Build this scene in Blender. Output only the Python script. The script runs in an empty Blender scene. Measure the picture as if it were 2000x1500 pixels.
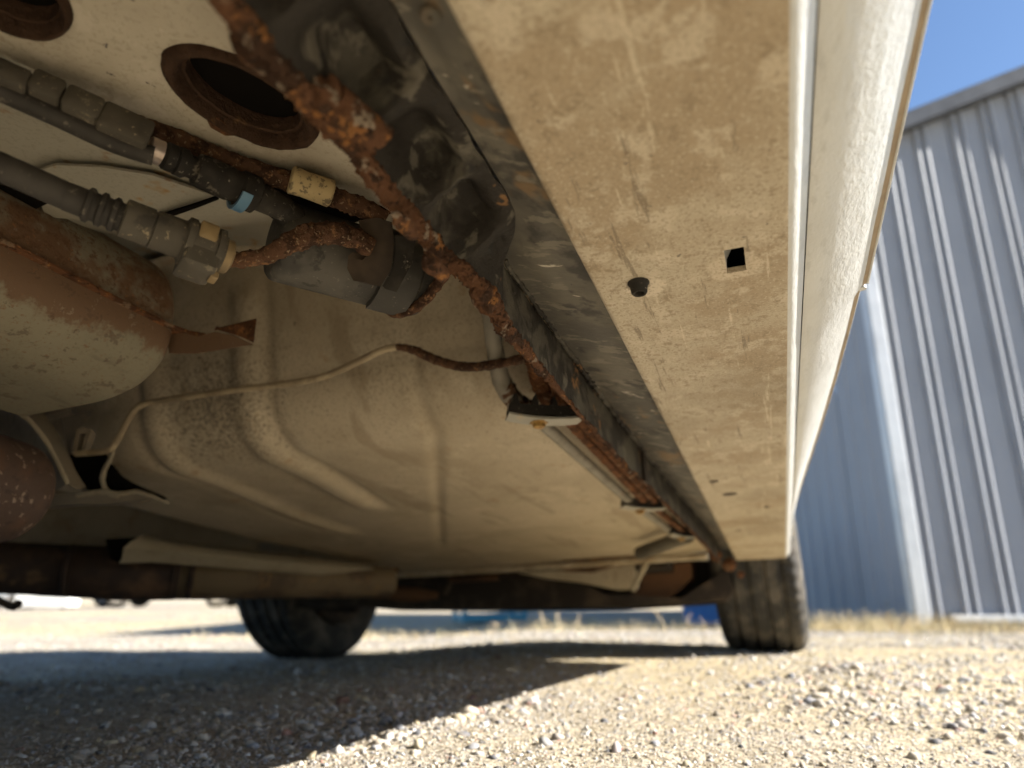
import bpy, bmesh, math, random
import numpy as np
from mathutils import Vector, Matrix, noise as mnoise
from mathutils.geometry import tessellate_polygon

random.seed(7); rng = np.random.default_rng(7)
sc = bpy.context.scene
COL = sc.collection

# ------------------------------------------------------------------ camera, sky, sun, exposure
CAM_Z = 0.14
PITCH = math.radians(16.66)
FPX = 1387.0
cam_data = bpy.data.cameras.new("camera")
cam_data.sensor_width = 36.0
cam_data.lens = 36.0 * FPX / 2000.0
cam_data.clip_start = 0.02
cam_data.clip_end = 3000.0
cam_data.dof.use_dof = True
cam_data.dof.focus_distance = 0.46
cam_data.dof.aperture_fstop = 5.2
cam = bpy.data.objects.new("camera", cam_data)
cam.location = (0, 0, CAM_Z)
cam.rotation_euler = (math.pi / 2 + PITCH, 0, 0)
COL.objects.link(cam)
sc.camera = cam

SUN_AZ = math.radians(-8.0)      # measured from +X towards +Y
SUN_EL = math.radians(33.0)
world = bpy.data.worlds.new("World")
sc.world = world
world.use_nodes = True
wn = world.node_tree
wn.nodes.clear()
wo = wn.nodes.new("ShaderNodeOutputWorld")
wb = wn.nodes.new("ShaderNodeBackground")
ws = wn.nodes.new("ShaderNodeTexSky")
ws.sky_type = 'NISHITA'
ws.sun_disc = False
ws.sun_elevation = SUN_EL
ws.sun_rotation = math.pi / 2 - SUN_AZ
ws.air_density = 1.0
ws.dust_density = 0.3
ws.ozone_density = 4.0
wb.inputs[1].default_value = 0.056
wn.links.new(ws.outputs[0], wb.inputs[0])
wn.links.new(wb.outputs[0], wo.inputs[0])

sun_data = bpy.data.lights.new("sun", 'SUN')
sun_data.energy = 5.0
sun_data.angle = math.radians(0.53)
sun_data.color = (1.0, 0.95, 0.875)
sun = bpy.data.objects.new("sun", sun_data)
sdir = Vector((math.cos(SUN_EL) * math.cos(SUN_AZ), math.cos(SUN_EL) * math.sin(SUN_AZ), math.sin(SUN_EL)))
sun.rotation_euler = sdir.to_track_quat('Z', 'Y').to_euler()
sun.location = (6, 3, 8)
COL.objects.link(sun)

sc.view_settings.view_transform = 'Standard'
sc.view_settings.look = 'None'
sc.view_settings.exposure = 1.88
sc.view_settings.gamma = 1.0
sc.view_settings.use_curve_mapping = False
sc.render.engine = 'CYCLES'
sc.cycles.use_denoising = True
sc.cycles.max_bounces = 7
sc.cycles.diffuse_bounces = 5
sc.cycles.use_adaptive_sampling = True
sc.cycles.adaptive_threshold = 0.03
sc.cycles.glossy_bounces = 4
sc.cycles.caustics_reflective = False
sc.cycles.caustics_refractive = False
sc.cycles.sample_clamp_indirect = 8.0

# ------------------------------------------------------------------ the car's own frame (x forward, y left, z up)
cp, sp = math.cos(PITCH), math.sin(PITCH)
def wray(px, py):
    x = (px - 1000) / FPX; u = -(py - 750) / FPX
    return np.array([x, cp - u * sp, sp + u * cp])
FW = wray(1533, 1278); FW = FW / np.linalg.norm(FW)
YAW = math.atan2(FW[0], FW[1])
ORG = np.array([.697, 2.06, 0.0])
LW = np.array([-math.cos(YAW), math.sin(YAW), -.04]); LW -= FW * LW.dot(FW); LW /= np.linalg.norm(LW)
UW = np.cross(FW, LW)
RM = np.array([FW, LW, UW])
CL = RM @ (np.array([0, 0, CAM_Z]) - ORG)
def P(px, py, d):
    """a point of the car, from where it shows and how far off it is"""
    return Vector(CL + (RM @ wray(px, py)) * d)
def PP(px, py, ax, v):
    d = RM @ wray(px, py)
    return Vector(CL + d * ((v - CL[ax]) / d[ax]))
CAR_M = Matrix(((FW[0], LW[0], UW[0], ORG[0]), (FW[1], LW[1], UW[1], ORG[1]), (FW[2], LW[2], UW[2], ORG[2]), (0, 0, 0, 1)))

# ------------------------------------------------------------------ materials
MATS = {}
def lin(h):
    c = [int(h[i:i + 2], 16) / 255 for i in (0, 2, 4)]
    return tuple((v / 12.92 if v <= .04045 else ((v + .055) / 1.055) ** 2.4) for v in c) + (1,)
def mat(name, base, rough=.6, metal=0., layers=(), bump=(), spec=.5, coat=0., rough_var=None, attr=None):
    """layers: dicts(col, scale, lo, hi, detail, stretch, kind); bump: list of (scale, strength, distance, stretch)"""
    m = bpy.data.materials.new(name); m.use_nodes = True
    nt = m.node_tree; N = nt.nodes; Lk = nt.links
    bs = N["Principled BSDF"]
    bs.inputs["Metallic"].default_value = metal
    bs.inputs["Roughness"].default_value = rough
    bs.inputs["Specular IOR Level"].default_value = spec
    if coat: bs.inputs["Coat Weight"].default_value = coat; bs.inputs["Coat Roughness"].default_value = .12
    tc = N.new("ShaderNodeTexCoord")
    def coords(st, off):
        mp = N.new("ShaderNodeMapping"); mp.inputs["Scale"].default_value = st; mp.inputs["Location"].default_value = off
        Lk.new(tc.outputs["Object"], mp.inputs["Vector"]); return mp.outputs[0]
    if attr:
        a = N.new("ShaderNodeAttribute"); a.attribute_name = attr; cur = a.outputs["Color"]
    else:
        r = N.new("ShaderNodeRGB"); r.outputs[0].default_value = tuple(base[:3]) + (1,); cur = r.outputs[0]
    roughs = None
    for i, l in enumerate(layers):
        v = coords(l.get("stretch", (1, 1, 1)), (i * 3.7 + 1.3, i * 1.9, i * 5.1))
        kind = l.get("kind", "noise")
        if kind == "noise":
            t = N.new("ShaderNodeTexNoise"); t.inputs["Scale"].default_value = l["scale"]
            t.inputs["Detail"].default_value = l.get("detail", 4); t.inputs["Roughness"].default_value = l.get("nrough", .6)
            t.inputs["Distortion"].default_value = l.get("dist", 0.); Lk.new(v, t.inputs["Vector"]); fac = t.outputs["Fac"]
        elif kind == "vor":
            t = N.new("ShaderNodeTexVoronoi"); t.inputs["Scale"].default_value = l["scale"]; Lk.new(v, t.inputs["Vector"]); fac = t.outputs["Distance"]
        elif kind == "axis":
            s = N.new("ShaderNodeSeparateXYZ"); Lk.new(tc.outputs["Object"], s.inputs[0]); fac0 = s.outputs[l["axis"]]
            t = N.new("ShaderNodeTexNoise"); t.inputs["Scale"].default_value = l["scale"]; t.inputs["Detail"].default_value = 8; t.inputs["Roughness"].default_value = .7
            Lk.new(v, t.inputs["Vector"])
            ma = N.new("ShaderNodeMath"); ma.operation = 'MULTIPLY_ADD'; Lk.new(t.outputs["Fac"], ma.inputs[0]); ma.inputs[1].default_value = l["amp"]; Lk.new(fac0, ma.inputs[2]); fac = ma.outputs[0]
        elif kind == "spot":
            dv = N.new("ShaderNodeVectorMath"); dv.operation = 'DISTANCE'; Lk.new(tc.outputs["Object"], dv.inputs[0]); dv.inputs[1].default_value = l["at"]
            t = N.new("ShaderNodeTexNoise"); t.inputs["Scale"].default_value = l["scale"]; t.inputs["Detail"].default_value = 5; t.inputs["Roughness"].default_value = .7
            Lk.new(v, t.inputs["Vector"])
            ma = N.new("ShaderNodeMath"); ma.operation = 'MULTIPLY_ADD'; Lk.new(t.outputs["Fac"], ma.inputs[0]); ma.inputs[1].default_value = l["amp"]; Lk.new(dv.outputs["Value"], ma.inputs[2]); fac = ma.outputs[0]
        mr = N.new("ShaderNodeMapRange"); mr.interpolation_type = 'SMOOTHSTEP'
        mr.inputs["From Min"].default_value = l["lo"]; mr.inputs["From Max"].default_value = l["hi"]
        mr.inputs["To Max"].default_value = l.get("amt", 1.)
        Lk.new(fac, mr.inputs["Value"])
        mx = N.new("ShaderNodeMix"); mx.data_type = 'RGBA'; mx.blend_type = l.get("blend", "MIX")
        Lk.new(mr.outputs[0], mx.inputs["Factor"]); Lk.new(cur, mx.inputs["A"])
        mx.inputs["B"].default_value = tuple(l["col"][:3]) + (1,)
        cur = mx.outputs["Result"]
        if "rough" in l or "metal" in l:
            if "rough" in l:
                mf = N.new("ShaderNodeMix"); mf.data_type = 'FLOAT'; Lk.new(mr.outputs[0], mf.inputs["Factor"])
                if roughs is None: mf.inputs["A"].default_value = rough
                else: Lk.new(roughs, mf.inputs["A"])
                mf.inputs["B"].default_value = l["rough"]; roughs = mf.outputs["Result"]
    Lk.new(cur, bs.inputs["Base Color"])
    if roughs is not None: Lk.new(roughs, bs.inputs["Roughness"])
    last = None
    for i, b in enumerate(bump):
        v = coords(b[3] if len(b) > 3 else (1, 1, 1), (i * 2.3, 7.1 * i, .4))
        t = N.new("ShaderNodeTexNoise"); t.inputs["Scale"].default_value = b[0]; t.inputs["Detail"].default_value = 4; t.inputs["Roughness"].default_value = .6
        Lk.new(v, t.inputs["Vector"])
        bp = N.new("ShaderNodeBump"); bp.inputs["Strength"].default_value = b[1]; bp.inputs["Distance"].default_value = b[2]
        Lk.new(t.outputs["Fac"], bp.inputs["Height"])
        if last: Lk.new(last, bp.inputs["Normal"])
        last = bp.outputs[0]
    if last: Lk.new(last, bs.inputs["Normal"])
    MATS[name] = m
    return m

CREAM = (.44, .375, .275)
mat("cream_underside", CREAM, .75, layers=[
    dict(col=(0.329, 0.250, 0.159), scale=9, lo=.42, hi=.62, amt=.85),
    dict(col=(0.525, 0.451, 0.342), scale=34, lo=.52, hi=.62, amt=.7),
    dict(col=(0.256, 0.195, 0.122), scale=80, lo=.56, hi=.64, amt=.75, nrough=.75),
    dict(col=(0.195, 0.146, 0.085), scale=4, lo=.5, hi=.7, amt=.45),
    dict(col=(0.159, 0.122, 0.079), scale=60, lo=.62, hi=.67, amt=.7, stretch=(.18, 2.2, 1), nrough=.7),
    dict(col=(0.671, 0.586, 0.451), scale=60, lo=.64, hi=.68, amt=.5, stretch=(.12, 2.5, 1)),
    dict(col=(0.098, 0.079, 0.061), scale=150, lo=.69, hi=.72, amt=.85),
    dict(col=(0.610, 0.525, 0.403), kind="spot", at=tuple(PP(1262, 562, 2, .193)), scale=160, amp=.016, lo=.021, hi=.0185, amt=.8),
    dict(col=(0.586, 0.500, 0.378), kind="spot", at=tuple(PP(1437, 520, 2, .193)), scale=130, amp=.020, lo=.027, hi=.0235, amt=.6),
    dict(col=(0.159, 0.122, 0.085), kind="spot", at=tuple(PP(1247, 556, 2, .193)), scale=260, amp=.010, lo=.0125, hi=.0115, amt=.7),
    dict(col=(0.244, 0.189, 0.122), scale=460, lo=.52, hi=.60, amt=.6, nrough=.7),
    dict(col=(0.573, 0.500, 0.378), scale=560, lo=.57, hi=.63, amt=.5),
], bump=[(300, .25, .0006), (60, .2, .002), (120, .25, .0006, (.15, 1, 1))])
mat("dusty_floor", (0.480, 0.403, 0.288), .8, layers=[
    dict(col=(0.352, 0.284, 0.189), scale=5, lo=.40, hi=.70, amt=.8),
    dict(col=(0.550, 0.467, 0.339), scale=14, lo=.52, hi=.66, amt=.6),
    dict(col=(0.346, 0.224, 0.122), scale=22, lo=.60, hi=.68, amt=.5, nrough=.7),
    dict(col=(0.115, 0.090, 0.064), scale=120, lo=.66, hi=.70, amt=.7),
    dict(col=(0.282, 0.218, 0.141), scale=9, lo=.56, hi=.66, amt=.6, stretch=(.4, 2, 1)),
    dict(col=(0.243, 0.192, 0.128), scale=330, lo=.53, hi=.61, amt=.5, nrough=.7),
    dict(col=(0.077, 0.064, 0.051), kind="spot", at=tuple(P(415, 800, .84)), scale=240, amp=.75, lo=.46, hi=.33, amt=.72),  # speckled soot, strengthened to stand in for shade on the kick-up
    dict(col=(0.077, 0.064, 0.051), kind="spot", at=tuple(P(760, 700, .76)), scale=240, amp=.75, lo=.40, hi=.31, amt=.35),  # weaker second spot, darkens the kick-up in place of shade
], bump=[(260, .35, .0010), (14, .2, .003)])
mat("rail_paint", (0.460, 0.408, 0.316), .75, layers=[
    dict(col=(0.310, 0.259, 0.190), scale=330, lo=.53, hi=.60, amt=.5, nrough=.7),
    dict(col=(0.253, 0.196, 0.127), scale=40, lo=.60, hi=.66, amt=.5, nrough=.75),
    dict(col=(0.356, 0.305, 0.230), scale=12, lo=.4, hi=.7, amt=.8),
    dict(col=(0.529, 0.471, 0.380), scale=60, lo=.54, hi=.62, amt=.5),
    dict(col=(0.414, 0.287, 0.149), scale=16, lo=.66, hi=.78, amt=.7, nrough=.7),
    dict(col=(0.069, 0.057, 0.057), scale=85, lo=.70, hi=.72, amt=.9),
], bump=[(320, .5, .0009), (50, .3, .0015)])
mat("seat_pan_paint", (.30, .275, .215), .75, layers=[
    dict(col=(.22, .195, .15), scale=300, lo=.53, hi=.60, amt=.45, nrough=.7),
    dict(col=(.24, .215, .165), scale=7, lo=.4, hi=.7, amt=.8),
    dict(col=(.27, .15, .045), scale=13, lo=.57, hi=.66, amt=.9, nrough=.8),
    dict(col=(.22, .10, .03), scale=60, lo=.63, hi=.72, amt=.5),
], bump=[(180, .15, .0006)])
mat("side_paint", (.50, .498, .475), .38, layers=[
    dict(col=(.44, .435, .41), scale=20, lo=.4, hi=.7, amt=.6),
    dict(col=(.36, .355, .33), scale=130, lo=.56, hi=.66, amt=.5, stretch=(.35, 1, 1)),
    dict(col=(.57, .57, .55), scale=300, lo=.6, hi=.75, amt=.5),
], bump=[(420, .5, .0008), (120, .35, .0014, (.5, 1, 1)), (40, .30, .003, (.35, 1.4, 1))], coat=.1)
mat("door_hem", (.30, .23, .15), .6, layers=[dict(col=(.2, .15, .1), scale=60, lo=.4, hi=.7, amt=.7)], bump=[(200, .2, .0005)])
RUST_L = [
    dict(col=(.07, .032, .016), scale=46, lo=.48, hi=.56, amt=.9),
    dict(col=(.30, .125, .045), scale=75, lo=.56, hi=.62, amt=.75, nrough=.75),
    dict(col=(.28, .20, .13), scale=40, lo=.58, hi=.64, amt=.6),
    dict(col=(.42, .21, .07), scale=160, lo=.64, hi=.68, amt=.6),
    dict(col=(.03, .017, .011), scale=220, lo=.59, hi=.64, amt=.7),
]
mat("rust", (.145, .064, .030), .9, layers=RUST_L, bump=[(180, 1., .003), (480, 1., .0018), (50, .6, .004)], spec=.15)
mat("rust_scale", (.115, .054, .028), .9, layers=[
    dict(col=(.045, .024, .015), scale=42, lo=.49, hi=.56, amt=.9),
    dict(col=(.28, .125, .042), scale=60, lo=.585, hi=.635, amt=.85, nrough=.75),
    dict(col=(.29, .235, .175), scale=75, lo=.60, hi=.65, amt=.75),
    dict(col=(.022, .014, .010), scale=190, lo=.58, hi=.63, amt=.8),
], bump=[(160, 1., .004), (480, 1., .0022)], spec=.15)
mat("rust_tube", (.10, .052, .030), .9, layers=[
    dict(col=(.042, .022, .014), scale=75, lo=.48, hi=.56, amt=.9),
    dict(col=(.22, .115, .055), scale=150, lo=.57, hi=.62, amt=.8, nrough=.75),
    dict(col=(.32, .23, .14), scale=380, lo=.61, hi=.65, amt=.6),
], bump=[(420, 1., .0016), (130, .9, .0024)], spec=.15)
mat("rust_hole", (.055, .030, .018), .9, layers=[
    dict(col=(.035, .018, .01), scale=45, lo=.42, hi=.62, amt=.9),
    dict(col=(.24, .13, .05), scale=34, lo=.60, hi=.72, amt=.8)], bump=[(190, 1., .003)], spec=.2)
mat("grey_tube", (.23, .205, .16), .7, layers=[
    dict(col=(.15, .13, .095), scale=40, lo=.4, hi=.7, amt=.8),
    dict(col=(.26, .13, .06), scale=35, lo=.60, hi=.70, amt=.8, nrough=.75)], bump=[(220, .4, .0006)])
mat("brake_steel", (.40, .32, .205), .6, metal=.2, layers=[
    dict(col=(.24, .185, .115), scale=40, lo=.45, hi=.6, amt=.8)], bump=[(220, .4, .0005)])
mat("undercoat", (.026, .022, .018), .7, layers=[
    dict(col=(.10, .09, .07), scale=18, lo=.50, hi=.60, amt=.7, dist=.6),
    dict(col=(.14, .125, .098), scale=46, lo=.58, hi=.66, amt=.7, dist=.5),
    dict(col=(.24, .125, .05), scale=24, lo=.62, hi=.67, amt=.8, nrough=.75),
    dict(col=(.02, .02, .02), scale=90, lo=.60, hi=.74, amt=.8),
], bump=[(220, .8, .0016), (50, .5, .003)], spec=.2)
mat("sill_grey", (0.083, 0.075, 0.062), .68, layers=[
    dict(col=(0.138, 0.123, 0.096), scale=12, lo=.46, hi=.62, amt=.85),
    dict(col=(0.035, 0.032, 0.028), scale=28, lo=.52, hi=.62, amt=.8),
    dict(col=(0.187, 0.116, 0.055), scale=11, lo=.56, hi=.64, amt=.8, nrough=.75),
    dict(col=(0.528, 0.473, 0.385), scale=75, lo=.66, hi=.69, amt=.85, stretch=(1, .4, 1), dist=.8),
    dict(col=(0.044, 0.044, 0.044), scale=110, lo=.66, hi=.74, amt=.8),
    dict(col=(0.209, 0.185, 0.143), scale=110, lo=.56, hi=.62, amt=.6, stretch=(1, .25, 1)),
], bump=[(200, .45, .0010), (50, .35, .0022)], spec=.35)
mat("black_plastic", (.022, .019, .016), .72, spec=.2, layers=[
    dict(col=(.085, .073, .056), scale=30, lo=.46, hi=.75, amt=.6),
    dict(col=(.30, .26, .20), scale=300, lo=.66, hi=.69, amt=.7), dict(col=(.17, .145, .11), scale=80, lo=.58, hi=.66, amt=.6, nrough=.8)], bump=[(320, .4, .0007)])
mat("canister_grey", (.050, .046, .040), .7, spec=.25, layers=[
    dict(col=(.11, .10, .083), scale=24, lo=.46, hi=.66, amt=.7),
    dict(col=(.20, .175, .135), scale=320, lo=.63, hi=.68, amt=.5),
    dict(col=(.025, .023, .02), scale=60, lo=.58, hi=.66, amt=.6)], bump=[(320, .3, .0005)])
mat("grey_plastic", (.078, .068, .053), .7, spec=.25, layers=[
    dict(col=(.15, .132, .10), scale=18, lo=.42, hi=.72, amt=.8),
    dict(col=(.30, .245, .16), scale=300, lo=.62, hi=.66, amt=.7), dict(col=(.20, .17, .12), scale=70, lo=.58, hi=.66, amt=.6, nrough=.8), dict(col=(.04, .035, .03), scale=55, lo=.60, hi=.68, amt=.7)], bump=[(320, .4, .0007)])
mat("hose_black", (.034, .030, .026), .65, spec=.25, layers=[
    dict(col=(.085, .077, .068), scale=14, lo=.42, hi=.72, amt=.8), dict(col=(.19, .165, .13), scale=200, lo=.62, hi=.68, amt=.5)], bump=[(240, .15, .0004)])
mat("tan_plastic", (.27, .19, .09), .6, layers=[dict(col=(.15, .11, .06), scale=50, lo=.45, hi=.7, amt=.8)], bump=[(200, .2, .0004)])
mat("paper_sleeve", (.46, .35, .18), .8, layers=[dict(col=(.10, .08, .05), scale=230, lo=.54, hi=.60, amt=.8), dict(col=(.45, .33, .17), scale=40, lo=.5, hi=.7, amt=.6)], bump=[(200, .4, .0006)])
mat("blue_plastic", (.10, .22, .34), .45, layers=[dict(col=(.13, .17, .19), scale=70, lo=.45, hi=.7, amt=.6)])
mat("pink_metal", (.60, .50, .43), .35, metal=.7, layers=[dict(col=(.40, .32, .27), scale=80, lo=.45, hi=.7, amt=.7)])
mat("zinc_plate", (.33, .31, .255), .6, metal=.1, layers=[dict(col=(.45, .33, .18), scale=45, lo=.58, hi=.7, amt=.7), dict(col=(.40, .38, .32), scale=30, lo=.4, hi=.7, amt=.6)], bump=[(240, .2, .0004)])
mat("brass_bolt", (.40, .24, .07), .5, metal=.5, layers=[dict(col=(.18, .09, .03), scale=140, lo=.45, hi=.65, amt=.8)], bump=[(300, .4, .0005)])
mat("muffler_skin", (.19, .17, .118), .7, spec=.3, layers=[
    dict(col=(.12, .10, .07), scale=300, lo=.55, hi=.62, amt=.45, nrough=.7),
    dict(col=(.10, .08, .055), scale=30, lo=.60, hi=.68, amt=.5, stretch=(.3, 1, 1)),
    dict(col=(.225, .20, .14), scale=10, lo=.45, hi=.7, amt=.6),
    dict(col=(.125, .068, .036), kind="axis", axis=2, scale=16, amp=.075, lo=.272, hi=.280, amt=.9),
    dict(col=(.075, .045, .028), scale=60, lo=.57, hi=.62, amt=.55, nrough=.8),
    dict(col=(.24, .20, .14), scale=90, lo=.62, hi=.66, amt=.5, nrough=.8),
    dict(col=(.16, .085, .042), scale=200, lo=.60, hi=.64, amt=.7, nrough=.8),
    dict(col=(.12, .055, .03), scale=230, lo=.62, hi=.70, amt=.6, nrough=.8),
], bump=[(320, .35, .0007), (30, .2, .002)])
mat("muffler_upper", (.20, .175, .125), .7, layers=[
    dict(col=(.13, .066, .033), scale=11, lo=.42, hi=.56, amt=.9, nrough=.75),
    dict(col=(.10, .048, .025), scale=170, lo=.50, hi=.60, amt=.8, nrough=.8),
    dict(col=(.25, .225, .165), scale=120, lo=.60, hi=.70, amt=.5),
    dict(col=(.24, .115, .05), scale=260, lo=.60, hi=.70, amt=.7)], bump=[(360, .6, .001), (30, .2, .002)], spec=.25)
mat("pipe_rust", (.045, .028, .021), .8, layers=[
    dict(col=(.15, .085, .05), scale=10, lo=.48, hi=.72, amt=.8),
    dict(col=(.17, .10, .05), scale=16, lo=.62, hi=.74, amt=.7),
    dict(col=(.03, .02, .018), scale=34, lo=.5, hi=.7, amt=.7)], bump=[(120, .5, .0015)], spec=.3)
mat("pipe_tan", (.15, .105, .060), .75, layers=[
    dict(col=(.07, .045, .03), scale=14, lo=.48, hi=.62, amt=.8),
    dict(col=(.22, .125, .055), scale=26, lo=.58, hi=.66, amt=.7)], bump=[(120, .5, .0015)], spec=.3)
mat("bulb_rust", (.075, .046, .034), .75, layers=[
    dict(col=(.11, .058, .036), scale=26, lo=.5, hi=.7, amt=.8),
    dict(col=(.30, .22, .16), scale=130, lo=.61, hi=.65, amt=.75, stretch=(1, .5, 1)),
    dict(col=(.04, .025, .02), scale=90, lo=.58, hi=.7, amt=.7)], bump=[(150, .7, .0015), (40, .5, .003)], spec=.35)
mat("heat_shield", (.33, .28, .20), .7, layers=[
    dict(col=(.20, .16, .11), scale=120, lo=.55, hi=.62, amt=.5, nrough=.7),
    dict(col=(.27, .225, .155), scale=12, lo=.4, hi=.7, amt=.8),
    dict(col=(.26, .16, .08), scale=24, lo=.62, hi=.74, amt=.6)], bump=[(120, .2, .001)])
mat("shield_dark", (.20, .165, .12), .7, layers=[
    dict(col=(.12, .095, .07), scale=14, lo=.4, hi=.7, amt=.8),
    dict(col=(.34, .26, .17), scale=60, lo=.62, hi=.74, amt=.6)], bump=[(140, .3, .001)])
mat("subframe_rust", (.15, .075, .038), .85, layers=[
    dict(col=(.06, .035, .022), scale=9, lo=.42, hi=.66, amt=.9),
    dict(col=(.30, .155, .06), scale=14, lo=.58, hi=.72, amt=.8)], bump=[(90, .5, .002)], spec=.25)
mat("dark_metal", (.032, .025, .020), .85, spec=.2, layers=[dict(col=(.09, .065, .045), scale=14, lo=.45, hi=.7, amt=.8)], bump=[(80, .3, .002)])
mat("tyre_rubber", (.035, .033, .030), .8, layers=[
    dict(col=(.14, .12, .095), scale=16, lo=.42, hi=.68, amt=.75),
    dict(col=(.19, .16, .12), scale=120, lo=.58, hi=.74, amt=.5)], bump=[(160, .3, .001)], spec=.3)
mat("rim_alloy", (.62, .62, .62), .28, metal=.9, layers=[dict(col=(.40, .36, .30), scale=18, lo=.5, hi=.7, amt=.5)])
mat("chrome", (.75, .75, .75), .12, metal=1.)
mat("window_glass", (.02, .025, .03), .05, spec=.8)
mat("lamp_glass", (.65, .66, .66), .1, spec=.8)
mat("gap_shade_black", (.008, .007, .006), 1., spec=0.)  # flat black: the darkness of gaps and openings put into the colour

# ------------------------------------------------------------------ mesh helpers
class MB:
    def __init__(self): self.v = []; self.f = []
    def add(self, vs, fs):
        o = len(self.v); self.v += [tuple(p) for p in vs]; self.f += [tuple(i + o for i in q) for q in fs]; return self
    def grid(self, rows, close_u=False, close_v=False):
        n, m = len(rows), len(rows[0]); vs = [p for r in rows for p in r]; fs = []
        for i in range(n if close_u else n - 1):
            for j in range(m if close_v else m - 1):
                a = i * m + j; b = i * m + (j + 1) % m; c = ((i + 1) % n) * m + (j + 1) % m; d = ((i + 1) % n) * m + j
                fs.append((a, b, c, d))
        return self.add(vs, fs)
    def fan(self, ring, center):
        n = len(ring); return self.add(list(ring) + [center], [(i, (i + 1) % n, n) for i in range(n)])
    def prism(self, poly, vec):
        n = len(poly); vec = Vector(vec); a = [Vector(p) for p in poly]; b = [p + vec for p in a]
        tris = tessellate_polygon([a])
        fs = [tuple(t) for t in tris] + [tuple(i + n for i in reversed(t)) for t in tris]
        fs += [(i, (i + 1) % n, n + (i + 1) % n, n + i) for i in range(n)]
        return self.add(a + b, fs)
    def box(self, c, ax, h, bev=.12):
        """oriented box with chamfered edges; ax three unit vectors, h half sizes"""
        c = Vector(c); ax = [Vector(a).normalized() for a in ax]; b = min(h) * bev
        def ring(w, ins):
            x, y = h[0] - ins, h[1] - ins
            pts = [(x - b, y), (-x + b, y), (-x, y - b), (-x, -y + b), (-x + b, -y), (x - b, -y), (x, -y + b), (x, y - b)]
            return [c + ax[0] * p[0] + ax[1] * p[1] + ax[2] * w for p in pts]
        rows = [ring(-h[2], b), ring(-h[2] + b, 0), ring(h[2] - b, 0), ring(h[2], b)]
        self.grid(rows, close_v=True)
        self.fan(rows[0], c - ax[2] * h[2]); self.fan(rows[3], c + ax[2] * h[2]); return self
    def tube(self, pts, r, n=14, lump=0., step=None, cap=True, seed=0., fine=60):
        pts = spline([Vector(p) for p in pts], (step or (min(r) if isinstance(r, (list, tuple)) else r) * .7))
        L = len(pts); rr = r if isinstance(r, (list, tuple)) else [r]
        rows = []; t0 = (pts[1] - pts[0]).normalized(); u = t0.orthogonal().normalized()
        for i, p in enumerate(pts):
            t = (pts[min(i + 1, L - 1)] - pts[max(i - 1, 0)]).normalized()
            u = (u - t * u.dot(t)).normalized(); w = t.cross(u)
            k = i / (L - 1) * (len(rr) - 1); a = int(min(k, len(rr) - 2)) if len(rr) > 1 else 0
            ra = rr[0] if len(rr) == 1 else rr[a] * (1 - (k - a)) + rr[a + 1] * (k - a)
            row = []
            for j in range(n):
                th = 2 * math.pi * j / n; d = u * math.cos(th) + w * math.sin(th)
                rad = ra
                if lump:
                    q = (p + d * ra) * fine + Vector((seed, seed * 2, 0))
                    rad = ra * (1 + lump * (mnoise.noise(q) + .55 * (2.4 * abs(mnoise.noise(q * 2.7)) - .7) + .45 * (2.4 * abs(mnoise.noise(q * 6.1)) - .7)))
                row.append(p + d * rad)
            rows.append(row)
        self.grid(rows, close_v=True)
        if cap: self.fan(rows[0], pts[0]); self.fan(rows[-1], pts[-1])
        return self
    def rev(self, A, B, prof, n=32, up=None):
        """profile (distance from A towards B, radius) turned about the axis A-B"""
        A, B = Vector(A), Vector(B); t = (B - A).normalized(); u = (up or t.orthogonal()); u = (u - t * u.dot(t)).normalized(); w = t.cross(u)
        rows = [[A + t * s + (u * math.cos(2 * math.pi * j / n) + w * math.sin(2 * math.pi * j / n)) * max(r, 1e-5) for j in range(n)] for s, r in prof]
        self.grid(rows, close_v=True)
        if prof[0][1] > 1e-4: self.fan(rows[0], A + t * prof[0][0])
        if prof[-1][1] > 1e-4: self.fan(rows[-1], A + t * prof[-1][0])
        return self
    def sheet(self, rows, thick):
        """a grid given thickness along its own normals"""
        n, m = len(rows), len(rows[0]); R = [[Vector(p) for p in r] for r in rows]; B = []
        for i in range(n):
            rb = []
            for j in range(m):
                du = R[min(i + 1, n - 1)][j] - R[max(i - 1, 0)][j]; dv = R[i][min(j + 1, m - 1)] - R[i][max(j - 1, 0)]
                nn = du.cross(dv); nn = nn.normalized() if nn.length > 1e-12 else Vector((0, 0, 1))
                rb.append(R[i][j] + nn * thick)
            B.append(rb)
        self.grid(R); self.grid([list(reversed(r)) for r in B])
        e = R[0] + [r[-1] for r in R[1:]] + list(reversed(R[-1]))[1:] + [r[0] for r in reversed(R)][1:-1]
        eb = B[0] + [r[-1] for r in B[1:]] + list(reversed(B[-1]))[1:] + [r[0] for r in reversed(B)][1:-1]
        self.grid([e, eb], close_v=True)
        return self
    def build(self, name, m, parent=None, smooth=True, label=None, angle=40, merge=True, kind=None):
        me = bpy.data.meshes.new(name); me.from_pydata(self.v, [], self.f)
        if merge:
            bm = bmesh.new(); bm.from_mesh(me); bmesh.ops.remove_doubles(bm, verts=bm.verts, dist=1e-5)
            bmesh.ops.recalc_face_normals(bm, faces=bm.faces); bm.to_mesh(me); bm.free()
        me.materials.append(MATS[m])
        if smooth:
            me.polygons.foreach_set("use_smooth", [True] * len(me.polygons))
            me.set_sharp_from_angle(angle=math.radians(angle))
        o = bpy.data.objects.new(name, me); COL.objects.link(o)
        if parent: o.parent = parent
        if label: o["label"] = label
        if kind: o["kind"] = kind
        return o

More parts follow.
